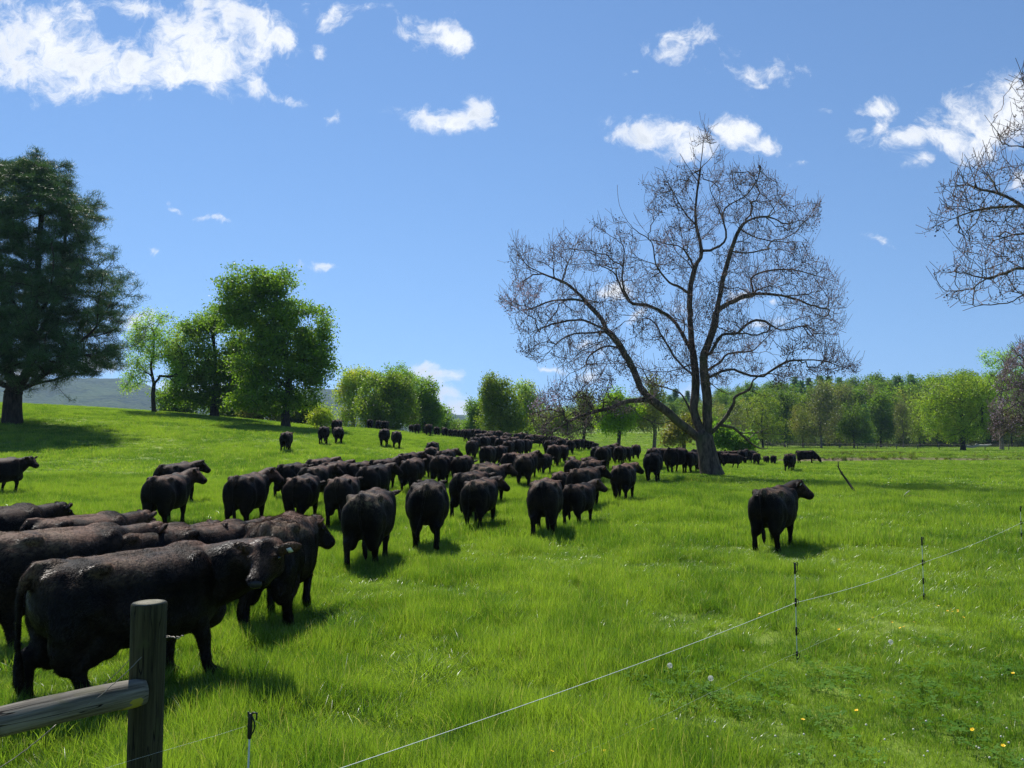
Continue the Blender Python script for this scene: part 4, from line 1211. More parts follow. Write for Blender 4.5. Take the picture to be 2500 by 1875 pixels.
# ------------------------------------------------------------------ the bare tree (limbs traced, twigs grown)
def traced_tree(name, label, D, base, limbs, poly, scale_px, origin, N, r_base, r_tip, seed, depth_r, pods, buds, extra_poly=None, group=None, bark=None, center_x=None, bud_boxes=(), thin=3, limb_k=1.0):
    """limbs: (depth slope, radius hint, [(cx, cy) ...]) in crop pixels; origin and scale take crop pixels to photo pixels"""
    def w2(c): return at(origin[0] + c[0] * scale_px, origin[1] + c[1] * scale_px, D)
    b = w2(base); Z0 = hz(b.x, D) - .08
    O = np.array([b.x, D, Z0])
    rg_ = np.random.default_rng(seed)
    sk = Skel((0, 0, 0), seed)
    xc = b.x
    for dslope, pts in limbs:
        P3 = []
        a0 = w2(pts[0]); base_y = None
        for q, c in enumerate(pts):
            w_ = w2(c)
            if q == 0:
                # depth of the joint is the depth of the nearest node in the picture plane
                X = w_.x - O[0]; Z = w_.z - O[2]
                dd = (sk.P[:sk.n, 0] - X) ** 2 + (sk.P[:sk.n, 2] - Z) ** 2
                j = int(np.argmin(dd)); y0 = sk.P[j, 1]; x0, z0 = X, Z
            X = w_.x - O[0]; Z = w_.z - O[2]
            run = math.hypot(X - x0, Z - z0)
            y = y0 + dslope * run * (1 - .25 * run / 12)
            k = (D + y) / D                                    # keeps the traced outline when the limb leans towards or away
            wx = (w_.x) * k - O[0]; wz = EYE + (w_.z - EYE) * k - O[2]
            P3.append((wx, y, wz))
        par = int(np.argmin(((sk.P[:sk.n] - np.array(P3[0])) ** 2).sum(1)))
        n0 = sk.n
        sk.polyline(P3, par, .35, .015)
        Ll = .35 * (sk.n - n0)
        for q in range(n0, sk.n):
            u = (q - n0) / max(1, sk.n - n0)
            sk.rmin[q] = max(.014, limb_k * STOUT.get(tuple(pts[0]), 1.0) * (.020 + .0090 * Ll) * (1 - u) ** 1.2)
    n_tr = sk.n
    # crown outline -> targets
    pl = np.array(poly, float)
    def inside(x, y):
        c = np.zeros(len(x), bool); j = len(pl) - 1
        for i in range(len(pl)):
            xi, yi = pl[i]; xj, yj = pl[j]
            cond = ((yi > y) != (yj > y)) & (x < (xj - xi) * (y - yi) / (yj - yi + 1e-9) + xi)
            c ^= cond; j = i
        return c
    lo, hi = pl.min(0), pl.max(0)
    M = N * 4
    cx = rg_.uniform(lo[0], hi[0], M); cy = rg_.uniform(lo[1], hi[1], M)
    k = inside(cx, cy); cx, cy = cx[k], cy[k]
    nzv = fbm(cx / 90, cy / 90, seed, 3); k = nzv > .36; cx, cy = cx[k][:N], cy[k][:N]
    xm = center_x if center_x is not None else base[0]
    T = []
    for x, y in zip(cx, cy):
        w_ = w2((x, y)); X = w_.x - O[0]
        ymax = math.sqrt(max(0.05, 1 - ((x - xm) / ((hi[0] - lo[0]) * .55)) ** 2)) * depth_r
        # stay near traced limbs: offset from the nearest limb node, widened at random
        dd = (sk.P[:n_tr, 0] - X) ** 2 + (sk.P[:n_tr, 2] - (w_.z - O[2])) ** 2
        j = int(np.argmin(dd)); yy = sk.P[j, 1] + rg_.normal(0, .16 * depth_r + .35 * math.sqrt(dd[j]))
        yy = max(-ymax, min(ymax, yy)); kk = (D + yy) / D
        T.append((w_.x * kk - O[0], yy, EYE + (w_.z - EYE) * kk - O[2]))
    T = np.array(T)
    # growth from the inside out, with fine end twigs turning up
    tips = sk.grow(T[:N // 4], .35, .14, .05, 1.2, .055, 12)
    tips += sk.grow(T[N // 4:], .28, .12, .09, 1.5, .06, 12)
    tp = sk.P[np.array(tips)]
    # short upturned spurs
    nt = len(tips)
    sel = rg_.choice(nt, int(nt * .9), replace=False)
    for j in sel:
        a = sk.P[tips[j]]; d = sk.D[tips[j]] * .5 + np.array([0, 0, .7]) + rg_.normal(0, .45, 3)
        L = rg_.uniform(.25, .6)
        m1 = sk.add(a + d * L * .5 + rg_.normal(0, .03, 3), tips[j]); sk.add(a + d * L + np.array([0, 0, .08]), m1)
    root = thing(name, label, 'tree', tuple(O), 0, group)
    mt, mw = sk.mesh('trunk', [bark or BARK_PAUL, MAT_TWIG], r_tip, r_base, thin, flare=1.5, split=.022, expo=.60)
    obj('trunk', mt, root); obj('twigs', mw, root)
    w2c = lambda P_: ((FPX * (P_[:, 0] + O[0]) / (P_[:, 1] + D) + 1250 - origin[0]) / scale_px)
    # seed pods hang in clusters on some twig ends
    nzp = fbm(tp[:, 0] / 1.3 + 9, tp[:, 2] / 1.3 + tp[:, 1] / 2, seed + 3, 2)
    pc = tp[nzp > pods]
    if len(pc): obj('seed_pods', leaves('seed_pods', pc, 7, .13, .085, MAT_POD, seed, .8), root)
    bc = tp[(nzp > buds[0]) & (nzp < buds[1])]
    if len(bc): obj('buds', leaves('buds', bc, 9, .12, .08, MAT_BUD, seed + 1, .6), root)
    fl = []
    for (x0, y0, x1, y1, fr) in bud_boxes:
        a = w2((x0, y0)); c = w2((x1, y1))
        k = (tp[:, 0] + O[0] > a.x) & (tp[:, 0] + O[0] < c.x) & (tp[:, 2] + O[2] < a.z) & (tp[:, 2] + O[2] > c.z) & (rg_.uniform(0, 1, len(tp)) < fr)
        fl.append(tp[k])
    if fl and len(np.concatenate(fl)):
        obj('blossom', leaves('blossom', np.concatenate(fl), 12, .15, .10, MAT_BLOSSOM, seed + 2, .8), root)
    return root

STOUT = {(740, 1255): 1.75, (1005, 1400): 1.35, (1040, 1365): 1.5, (955, 1425): 1.15, (370, 1350): 1.6, (420, 1325): 1.6}      # limbs thicker than their twigs would make them
LIMBS = [
    (0.0, [(1000, 1560), (988, 1500), (975, 1430), (968, 1400)]),
    # upright leader
    (.10, [(960, 1395), (925, 1300), (935, 1200), (930, 1100), (915, 1000), (910, 900), (910, 780), (930, 680), (960, 600), (935, 480), (937, 380), (955, 240), (975, 60)]),
    # second leader
    (-.10, [(985, 1390), (985, 1250), (970, 1130), (975, 1050), (1010, 950), (1030, 850), (1060, 700), (1090, 600), (1130, 500), (1180, 460), (1250, 450), (1350, 480), (1450, 420), (1490, 372)]),
    # great left limb
    (-.30, [(955, 1425), (880, 1370), (800, 1300), (740, 1255), (690, 1200), (660, 1120), (625, 1060), (590, 1000), (540, 950), (480, 920), (430, 905), (350, 910), (280, 930), (200, 960)]),
    (.35, [(540, 945), (520, 900), (450, 820), (400, 770), (340, 730), (260, 700), (180, 650), (140, 560)]),
    (-.35, [(545, 955), (480, 960), (400, 965), (330, 1000), (270, 1060), (200, 1070)]),
    (.30, [(600, 1030), (540, 1020), (470, 1060), (440, 1110), (380, 1140)]),
    (.25, [(345, 735), (370, 660), (400, 600), (405, 530)]),
    (-.2, [(450, 820), (380, 815), (300, 820), (220, 850), (130, 870)]),
    # low left limb
    (-.45, [(740, 1255), (640, 1260), (560, 1290), (480, 1310), (420, 1330), (370, 1350), (350, 1300), (330, 1240)]),
    (-.3, [(370, 1350), (368, 1435)]), (-.2, [(420, 1325), (300, 1400), (230, 1432)]), (.3, [(480, 1300), (440, 1245), (350, 1255), (310, 1200)]),
    (.2, [(350, 1310), (280, 1300), (200, 1330), (190, 1380)]),
    (.45, [(925, 1330), (880, 1240), (830, 1210), (740, 1180), (690, 1110), (640, 1085)]),
    # upper left limbs from the leader
    (.40, [(925, 1060), (890, 990), (850, 920), (790, 870), (720, 840), (640, 820), (600, 750), (570, 690), (480, 655), (380, 660)]),
    (-.3, [(640, 815), (610, 740), (620, 600), (600, 560), (540, 520), (475, 478)]),
    (-.40, [(915, 1100), (870, 1120), (820, 1130), (790, 1160)]), (-.45, [(930, 1150), (860, 1090), (800, 1000), (740, 900), (620, 880)]),
    (-.35, [(910, 790), (850, 750), (820, 740), (760, 660), (740, 560), (660, 500), (600, 400), (590, 312)]),
    (.4, [(930, 680), (880, 590), (810, 570), (740, 550), (660, 560)]),
    (-.3, [(960, 600), (1020, 590), (1070, 540), (1050, 450), (1080, 400), (1150, 360), (1200, 300), (1220, 240)]),
    (.3, [(935, 485), (880, 420), (830, 330), (790, 250), (760, 232)]),
    (.4, [(760, 660), (700, 640), (640, 600)]), (-.3, [(880, 1370), (830, 1350), (770, 1360), (690, 1330)]),
    (.35, [(955, 240), (1000, 190), (1040, 130)]), (-.3, [(950, 300), (900, 230), (865, 170)]), (.3, [(1050, 450), (1000, 330), (985, 240)]),
    # right side
    (.40, [(1025, 870), (1080, 830), (1150, 800), (1190, 790), (1180, 720), (1240, 690), (1330, 680), (1400, 690), (1500, 720)]),
    (.2, [(1190, 790), (1270, 790), (1370, 810), (1480, 850), (1590, 850)]),
    (-.40, [(1000, 1050), (1050, 970), (1120, 960), (1180, 910), (1240, 910), (1310, 950), (1400, 930), (1500, 930), (1600, 960)]),
    (.45, [(980, 1130), (1040, 1090), (1080, 1050), (1180, 1040), (1230, 1000), (1290, 940), (1380, 900)]),
    (-.45, [(985, 1160), (1080, 1120), (1150, 1140), (1230, 1150), (1330, 1090), (1420, 1080), (1520, 1090), (1640, 1132)]),
    (.3, [(1130, 500), (1200, 540), (1300, 560), (1400, 560)]), (.35, [(1090, 600), (1160, 610), (1260, 590), (1340, 600)]),
    (-.3, [(1420, 930), (1480, 1000), (1560, 1010)]), (.2, [(1250, 450), (1300, 380), (1330, 335)]),
    (-.35, [(1005, 1400), (1060, 1340), (1100, 1280), (1110, 1240), (1170, 1210), (1190, 1170), (1240, 1140), (1330, 1150), (1440, 1170)]), (.3, [(1170, 1213), (1243, 1240)]),
    (.45, [(1040, 1365), (1100, 1380), (1160, 1430), (1210, 1465), (1250, 1470), (1246, 1440)]), (.2, [(1130, 1400), (1200, 1400), (1330, 1410)]), (.4, [(1165, 1432), (1210, 1395), (1260, 1380)]),
    (.4, [(970, 1130), (1000, 1180), (1080, 1230), (1130, 1180)]),
]
POLY = [(975, 15), (1000, 100), (1060, 190), (1070, 260), (1120, 225), (1140, 260), (1215, 215), (1270, 270), (1330, 320), (1390, 400), (1440, 380), (1495, 365), (1480, 450), (1440, 560), (1460, 640), (1500, 650), (1570, 730), (1590, 800), (1600, 860), (1590, 940), (1530, 1000), (1640, 1080), (1665, 1130), (1600, 1150), (1450, 1160), (1350, 1180), (1250, 1200), (1180, 1130), (1100, 1180), (1050, 1200), (900, 1180), (800, 1200), (700, 1290), (600, 1330), (520, 1340), (470, 1420), (370, 1440), (230, 1440), (200, 1330), (230, 1240), (320, 1180), (480, 1140), (400, 1130), (260, 1110), (190, 1070), (130, 1010), (130, 900), (65, 825), (140, 720), (105, 650), (135, 545), (200, 580), (260, 600), (300, 560), (350, 500), (380, 560), (420, 510), (490, 560), (520, 540), (460, 455), (540, 480), (590, 460), (620, 420), (585, 300), (640, 360), (690, 400), (700, 280), (750, 330), (760, 235), (800, 190), (840, 270), (860, 170), (920, 250), (930, 110), (955, 90)]
traced_tree('bare_tree', 'big bare spreading tree with dark seed pods standing alone in the pasture', 45.0, (1010, 1612), LIMBS, POLY, .5546, (1180, 280), 6600, .47, .0072, 11, 6.5, .60, (.36, .52),
            center_x=900, bud_boxes=((90, 720, 260, 900, .35), (760, 500, 900, 580, .2), (110, 1200, 330, 1310, .6)))

# ------------------------------------------------------------------ the bare tree whose trunk is out of frame on the right
RL = [
    (0.0, [(735, 1700), (735, 1400), (725, 1150)]),
    (.05, [(725, 1150), (715, 850), (705, 500), (690, 200), (690, -120)]),
    (-.35, [(715, 900), (640, 720), (560, 630), (498, 590), (440, 588), (330, 600), (250, 620), (180, 650), (108, 680)]),
    (.2, [(498, 590), (430, 548), (330, 520), (260, 500), (140, 510)]),
    (.4, [(715, 950), (600, 780), (498, 700), (400, 720), (330, 738), (250, 735)]),
    (-.3, [(725, 1100), (620, 930), (498, 840), (420, 860), (350, 880), (290, 920), (200, 1000)]),
    (.3, [(640, 960), (560, 960), (498, 945), (430, 980), (330, 985), (250, 1010)]),
    (.35, [(705, 600), (600, 430), (498, 350), (440, 342), (390, 312), (368, 262)]),
    (-.3, [(700, 400), (600, 230), (520, 150), (487, 50)]), (.2, [(330, 600), (300, 660), (250, 690)]), (-.2, [(350, 880), (260, 860), (190, 850)]), (.25, [(290, 920), (180, 930), (130, 860)]),
    (-.3, [(715, 850), (850, 650), (1000, 560), (1150, 560)]), (.3, [(705, 500), (850, 300), (1000, 200)]), (.3, [(725, 1100), (900, 900), (1100, 850)]),
]
RP = [(498, 40), (478, 30), (470, 230), (400, 250), (365, 255), (385, 340), (330, 400), (290, 370), (250, 430), (160, 480), (125, 520), (150, 590), (100, 640), (110, 692), (230, 690), (290, 660), (230, 730), (190, 840), (120, 850), (150, 915), (185, 965), (250, 1030), (310, 1020), (400, 955), (450, 990), (560, 985), (700, 1050), (1100, 950), (1200, 600), (1050, 100), (750, -150), (600, -60)]
traced_tree('bare_tree', 'bare tree with dark pods reaching in from the right edge, trunk outside the frame', 34.0, (735, 1745), RL, RP, .6024, (2200, 150), 2300, .32, .0080, 23, 5.0, .63, (.38, .50), limb_k=.7, center_x=700)
# lilac flowering tree low on the right edge: drooping pale twigs
FL = [
    (0.0, [(295, 1010), (298, 900), (290, 800)]),
    (.05, [(290, 800), (285, 600), (270, 380), (260, 200)]),
    (-.3, [(292, 790), (200, 740), (130, 760), (90, 800), (50, 850), (10, 862)]), (.25, [(288, 700), (190, 600), (110, 640), (60, 660), (10, 720), (-20, 760)]), (-.25, [(284, 560), (190, 450), (120, 500), (50, 520), (-10, 600)]),
    (.3, [(276, 450), (200, 330), (120, 370), (70, 400), (20, 480)]), (.3, [(290, 760), (200, 700), (110, 730), (40, 760), (-25, 800)]), (-.3, [(272, 400), (200, 260), (140, 290), (90, 300)]), (-.35, [(290, 780), (190, 760), (100, 790), (60, 850), (50, 905)]),
    (-.3, [(288, 700), (320, 640), (340, 700), (400, 800)]), (.3, [(276, 450), (310, 370), (350, 430)]), (.2, [(290, 770), (320, 740), (330, 820)]),
]
FPLY = [(190, 150), (120, 230), (90, 270), (60, 340), (20, 420), (-10, 520), (-35, 620), (-25, 720), (-35, 790), (-10, 850), (40, 880), (60, 920), (130, 850), (180, 870), (260, 880), (420, 850), (430, 600), (380, 350), (280, 200)]
traced_tree('blossom_tree', 'bare twiggy tree with lilac blossom low at the right edge', 58.0, (297, 1060), FL, FPLY, .34, (2425, 780), 1500, .26, .010, 31, 3.0, .62, (.38, .52), bark=BARK_PALE, center_x=220, bud_boxes=((-60, 100, 450, 800, .16),))

# ------------------------------------------------------------------ the great pine on the left
def pine():
    D = 63.0
    X0 = uv(30, 1043)[0] * D; Z0 = hz(X0, D) - .1
    O = np.array([X0, D, Z0]); rg_ = np.random.default_rng(5)
    def w3(x, y, dy=0.0):
        w_ = at(x, y, D); k = (D + dy) / D
        return np.array([w_.x * k - X0, dy, EYE + (w_.z - EYE) * k - Z0])
    sk = Skel((0, 0, 0), 5)
    sk.polyline([w3(30, 1000), w3(32, 960)], 0, .8)
    L = [
        [(32, 955, 0), (22, 900, 0), (15, 800, .3), (8, 700, .5), (-5, 600, .5), (-10, 500, 0), (-15, 420, 0), (-15, 350, 0)],
        [(36, 955, 0), (70, 900, -1), (85, 800, -1.2), (88, 700, -1), (95, 600, -1), (100, 500, -1), (92, 400, -.5), (90, 366, -.5)],
        [(40, 960, 0), (110, 915, -2), (160, 880, -3), (200, 830, -3.5), (250, 815, -4)],
        [(85, 830, -1.2), (130, 740, .5), (155, 620, 1), (165, 480, 1.2), (168, 400, 1.2)],
        [(10, 940, 0), (-60, 900, 1), (-120, 850, 1.5), (-200, 820, 2)], [(15, 850, 0), (-60, 750, 1.5), (-90, 600, 2), (-95, 450, 2)],
        [(160, 880, -3), (230, 862, -3), (300, 850, -3)], [(45, 955, 0), (100, 935, 2), (180, 915, 3), (250, 905, 4)],
    ]
    for l in L:
        sk.polyline([w3(*q) for q in l], None, .8, .04)
    # whorled layers: boughs reach out level and turn up at the ends
    prof = [(360, 20), (400, 95), (450, 160), (500, 195), (560, 225), (620, 235), (680, 262), (740, 292), (800, 306), (850, 312), (890, 285), (915, 190)]
    ys = np.array([p[0] for p in prof]); ws = np.array([p[1] for p in prof])
    T = []
    def half(y): return np.interp(y, ys, ws)
    for k in range(9500):
        y = 350 + 568 * rg_.uniform() ** .80
        tier = (y + 14 * math.sin(k)) / 42.0
        y = (math.floor(tier) + .5 + .34 * rg_.normal()) * 42.0
        if y < 380 + 25 * rg_.uniform(): continue
        hw = half(y) * (1.0 + .16 * math.sin(tier * 5.1))
        ang = rg_.uniform(0, 2 * np.pi); rr = rg_.uniform() ** .45
        x = 30 + math.cos(ang) * rr * hw * (1.0 if math.cos(ang) > 0 else 1.1); dy = math.sin(ang) * rr * hw / FPX * D * .8
        nzv = vnoise(np.array([x / 34.0 + ang * 1.2]), np.array([y / 30.0]), 8)[0]
        if nzv < .28 + .20 * (rr > .75): continue
        yy = y - 14 * rr * rr + 14 * (rr > .8) * (y > 780)
        if y > 905 and rr < .3: continue
        T.append(w3(x, yy, dy))
    for (x, y) in ((88, 372), (98, 390), (82, 400), (90, 420), (165, 400), (172, 418), (160, 440), (176, 450), (-10, 410), (-20, 430), (30, 420), (40, 440), (60, 430), (120, 440), (235, 520), (228, 540), (205, 500), (245, 500)):
        for q in range(4): T.append(w3(x + rg_.normal(0, 5), y + rg_.normal(0, 8), rg_.normal(0, .3)))
    T = np.array(T)
    # crown fringe spires
    tips = sk.grow(T[:700], .7, .35, -.02, .5, .03, 8) + sk.grow(T[700:], .5, .4, -.03, .8, .04, 8)
    tips = np.array(tips)
    root = thing('pine_tree', 'tall dark pine tree with wide layered boughs at the left edge', 'tree', tuple(O))
    obj('trunk', sk.mesh('trunk', [BARK_PINE], .012, .62, 3, flare=1.3), root)
    # needle tufts
    C = sk.P[tips]; Dn = sk.D[tips]
    mid = sk.par[tips]; C = np.concatenate([C, sk.P[mid], (sk.P[mid] + sk.P[tips]) / 2]); Dn = np.concatenate([Dn, sk.D[mid], Dn])
    per = 26; N = len(C) * per
    Cc = np.repeat(C, per, 0) + rg_.normal(0, .16, (N, 3)) * (1.5, 1.5, .50)
    d = rg_.normal(0, 1, (N, 3)) * .75 + np.repeat(Dn, per, 0) * .6 + np.array([0, 0, .35]); d /= np.linalg.norm(d, axis=1)[:, None]
    s = np.cross(d, rg_.normal(0, 1, (N, 3))); s /= np.linalg.norm(s, axis=1)[:, None] + 1e-9
    Ln = rg_.uniform(.22, .42, N)[:, None]; Wd = .030
    V = np.concatenate([Cc - s * Wd / 2, Cc + s * Wd / 2, Cc + d * Ln]); i = np.arange(N)
    cr = np.repeat(rg_.uniform(0, 1, len(C)), per)
    obj('crown', mesh_from('crown', V, np.stack([i, i + N, i + 2 * N], 1), [NEEDLE], False, {'rnd': np.tile(rg_.uniform(0, 1, N), 3), 'clump': np.tile(cr, 3)}), root).color = (1, 1, 1, 1)
pine()

# ------------------------------------------------------------------ leafy trees on the left crest
deciduous('tree', 'slender half-leafed tree with crooked dark trunk between the pine and the green trees', 375, 88.0,
          [(385, 825, 72, 66), (345, 870, 42, 50), (425, 870, 45, 50), (330, 925, 32, 28), (410, 930, 30, 25), (310, 950, 30, 9), (440, 905, 25, 50)], 1100, 14, .30, .19, LEAF_YELLOW, BARK_DARK, .22, .009, 41, trunk_top=5.2, notch=.36, lean=-.6, tint=(1.01, 1.15, 1.22))
deciduous('tree', 'dark green leafy tree just left of the tallest green tree', 522, 91.0,
          [(475, 800, 50, 52), (530, 795, 70, 52), (520, 880, 90, 70), (465, 930, 62, 52), (560, 940, 80, 65), (450, 880, 40, 60), (600, 900, 50, 60), (430, 965, 48, 38), (560, 850, 55, 60), (520, 975, 70, 32)], 950, 40, (.48, .48, .24), .27, LEAF_MID, BARK_DARK, .42, .012, 42, trunk_top=5.5, notch=.38)
deciduous('tree', 'tallest bright green leafy tree, double-topped, left of centre', 697, 82.0,
          [(590, 715, 62, 68), (640, 690, 55, 45), (690, 700, 45, 58), (715, 790, 75, 85), (630, 800, 85, 80), (765, 850, 42, 95), (690, 880, 100, 80), (620, 900, 75, 60), (740, 950, 60, 55), (650, 970, 95, 45), (560, 770, 38, 60), (790, 900, 28, 60), (790, 800, 22, 50)], 1500, 40, (.50, .50, .22), .26, LEAF_GREEN, BARK_DARK, .40, .012, 43, trunk_top=6.5, notch=.40)
deciduous('bush', 'yellowish bush at the foot of the tallest green tree', 783, 84.0, [(783, 1012, 30, 26), (770, 1030, 24, 16), (800, 1030, 20, 14)], 130, 24, .3, .2, LEAF_YELLOW, BARK_DARK, .09, .01, 44, trunk_top=.5, cat='bush', tint=(1.08, 1.08, 1.08))
# lower growth behind the crest between those trees
for k, (x, y, rx, ry, D_, lf, tn, lb) in enumerate([
    (430, 985, 45, 30, 112, LEAF_MID, .9, 'low leafy tree behind the crest below the dark green tree'),
    (575, 985, 60, 42, 116, LEAF_GREEN, 1.1, 'sunlit undergrowth tree filling the gap between the two big green trees'),
    (640, 1000, 50, 36, 108, LEAF_OLIVE, .9, 'olive undergrowth tree behind the trunk of the tallest green tree'),
    (735, 1005, 45, 34, 112, LEAF_MID, .9, 'low dark tree right behind the tallest green tree')]):
    deciduous('tree', lb, x, D_, [(x, y, rx, ry), (x - rx * .5, y + 14, rx * .6, ry * .7), (x + rx * .5, y + 14, rx * .6, ry * .7)], 300, 26, .45, .3, lf, BARK_DARK, .18, .012, 50 + k, tint=(tn, tn, tn), zdrop=1.0)

# ------------------------------------------------------------------ middle distance groups
GRP = 'trees in the middle distance'
MID = [
    (862, 128, [(860, 960, 34, 42), (850, 1010, 24, 34), (880, 920, 40, 22)], 420, 26, LEAF_OLIVE, (1.89, 1.96, 1.45), 'yellow-green tree at the left end of the centre clump'),
    (920, 150, [(915, 925, 50, 30), (960, 915, 45, 30), (990, 950, 40, 45)], 420, 30, LEAF_MID, (1.59, 1.59, 1.45), 'dark topped tree standing behind the pale one in the centre clump'),
    (948, 118, [(945, 985, 66, 62), (930, 940, 42, 34), (975, 950, 36, 40), (905, 1000, 36, 40)], 900, 30, LEAF_YELLOW, (0.83, 0.94, 0.86), 'broad pale yellow-green tree in front of the centre clump'),
    (1035, 125, [(1035, 955, 32, 38), (1030, 1000, 40, 45), (1055, 1010, 22, 35)], 480, 30, LEAF_GREEN, (1.38, 1.38, 1.45), 'rich green tree at the right of the centre clump'),
    (1075, 140, [(1075, 1020, 30, 28), (1060, 1035, 30, 20)], 240, 28, LEAF_GREEN, (1.23, 1.23, 1.30), 'low green tree sloping down beside the gap in the centre'),
    (1105, 160, [(1100, 1040, 30, 16)], 160, 26, LEAF_OLIVE, (1.16, 1.38, 1.45), 'small olive tree in the gap of the treeline'),
    (1160, 150, [(1158, 1010, 22, 38), (1150, 1035, 24, 22), (1175, 985, 16, 20)], 320, 30, LEAF_MID, (1.38, 1.38, 1.59), 'dark blue-green tree right of the gap'),
    (1222, 125, [(1205, 935, 26, 28), (1225, 975, 42, 48), (1205, 1020, 38, 36), (1255, 1030, 34, 30), (1195, 960, 20, 36)], 700, 28, LEAF_YELLOW, (0.86, 0.94, 0.74), 'tall golden-green tree right of the gap in the centre'),
    (1285, 132, [(1280, 955, 24, 30), (1290, 1000, 34, 46), (1270, 1030, 30, 24)], 420, 22, LEAF_OLIVE, (1.67, 1.89, 1.45), 'thin green tree next to the golden-green tree'),
    (1345, 120, [(1345, 1020, 40, 32), (1320, 1040, 34, 20), (1375, 1030, 36, 26)], 380, 20, LEAF_BROWN, (0.86, 1.12, 0.72), 'low brownish budding tree behind the drooping bare limb'),
    (1425, 135, [(1425, 985, 30, 36), (1440, 1020, 34, 36), (1410, 1030, 30, 30)], 360, 20, LEAF_OLIVE, (1.45, 1.52, 1.30), 'grey-green budding tree left of the vivid green one'),
    (1510, 112, [(1505, 985, 34, 42), (1510, 1030, 56, 34), (1480, 1005, 32, 36), (1540, 1005, 34, 34)], 620, 32, LEAF_GREEN, (1.81, 1.74, 1.30), 'vivid green tree behind the great left limb of the bare tree'),
    (1597, 112, [(1592, 960, 34, 42), (1590, 1010, 42, 36), (1575, 1040, 30, 18)], 380, 14, LEAF_BROWN, (0.90, 1.07, 0.81), 'pale-trunked brown budding tree left of the bare trunk'),
    (1668, 100, [(1665, 1055, 40, 34), (1690, 1040, 30, 30), (1640, 1070, 24, 22)], 420, 18, LEAF_BROWN, (0.86, 0.91, 0.63), 'rounded reddish brown bush-like tree against the bare trunk'),
    (1790, 96, [(1790, 1075, 40, 22), (1760, 1060, 30, 26), (1815, 1085, 26, 12)], 300, 26, LEAF_MID, (1.30, 1.38, 1.30), 'low dark evergreen just right of the bare trunk'),
]
for k, (x, D_, E_, N_, per, lf, tn, lb) in enumerate(MID):
    if lf is LEAF_YELLOW or lf is LEAF_OLIVE: tn = (tn[0] * .80, tn[1] * .80, tn[2] * .85)
    if x < 1400: E_ = [(a, b_ + 6, c_ * 1.2, d_ * 1.12) for a, b_, c_, d_ in E_]; N_ = int(N_ * 1.3)
    deciduous('tree', lb, x, D_, E_, int(N_ * .8), per, .42, .30, lf, BARK_PALE if lf is LEAF_BROWN else BARK_DARK, .26, .014, 60 + k, tint=tn, group=GRP, notch=.36, zdrop=.3)
# isolated spring tree in the right pasture
deciduous('tree', 'round spring tree standing alone in the far right pasture', 2350, 150.0,
          [(2330, 960, 85, 55), (2300, 1010, 70, 45), (2370, 1000, 75, 60), (2340, 1045, 90, 32), (2400, 950, 40, 40)], 1300, 22, .5, .30, LEAF_YELLOW, BARK_DARK, .42, .014, 90, tint=(0.84, 0.92, 0.81), notch=.40)
deciduous('tree', 'tall sparse pale green tree behind the lilac blossom at the right edge', 2445, 165.0,
          [(2420, 885, 36, 32), (2460, 865, 34, 24), (2480, 905, 40, 40), (2440, 950, 50, 50), (2500, 980, 60, 60)], 500, 16, .55, .32, LEAF_YELLOW, BARK_PALE, .38, .014, 91, tint=(0.94, 1.15, 0.94), notch=.45)

# ------------------------------------------------------------------ woodland along the far right: a few grown models, many individual trees
def proto(kind, seed, leaf, N, per, spread, size, rb, shape, bark):
    rg_ = np.random.default_rng(seed)
    H = 18.0
    sk = Skel((0, 0, 0), seed)
    if shape == 'spire':
        sk.polyline([(0, 0, 6), (0, 0, 12), (.1, 0, H)], 0, 1.2, .03)
        T = []
        for k in range(N):
            z = 2.5 + (H - 2.8) * rg_.uniform() ** 1.2; r_ = (H - z) / H * 4.2 * rg_.uniform() ** .5
            a = rg_.uniform(0, 6.28); T.append((r_ * math.cos(a), r_ * math.sin(a), round(z / 1.1) * 1.1 - .25 * r_ + rg_.normal(0, .15)))
        T = np.array(T)
        tips = sk.grow(T, 1.2, .2, -.05, .2, .02, 3)
    else:
        sk.polyline([(0, 0, 3), (.2, 0, 6), (.1, .2, 9), (0, 0, 13)], 0, 1.0, .06)
        base = {'round': [(0, 0, 11, 5.2, 5.2, 6.5), (2.4, 1, 7, 4, 4, 4.6), (-2.4, -1, 6.5, 4, 4, 4.4)],
                'tall': [(0, 0, 12, 3.6, 3.6, 6), (.8, .5, 6.5, 3.8, 3.6, 4.5), (-1, 0, 14.5, 2.4, 2.4, 3.2)],
                'bush': [(0, 0, 8, 8, 6, 9), (5, 0, 6, 5, 5, 7), (-5, 1, 6, 5, 5, 7)],
                'wide': [(0, 0, 8.5, 6.5, 6, 6), (3.4, 0, 5.5, 4, 4, 3.8), (-3.4, 1, 5.5, 4.2, 4, 3.8), (0, 0, 13, 4, 4, 4)]}[shape]
        T = ell_targets(base, N, rg_, .4, .40, seed, 2.2)
        tips = sk.grow(T, 1.0, .4, .15, .7, .05, 4)
    return (sk.mesh('trunk', [bark], .02, rb), leaves('crown', sk.P[np.array(tips)], per, spread, size, leaf, seed))
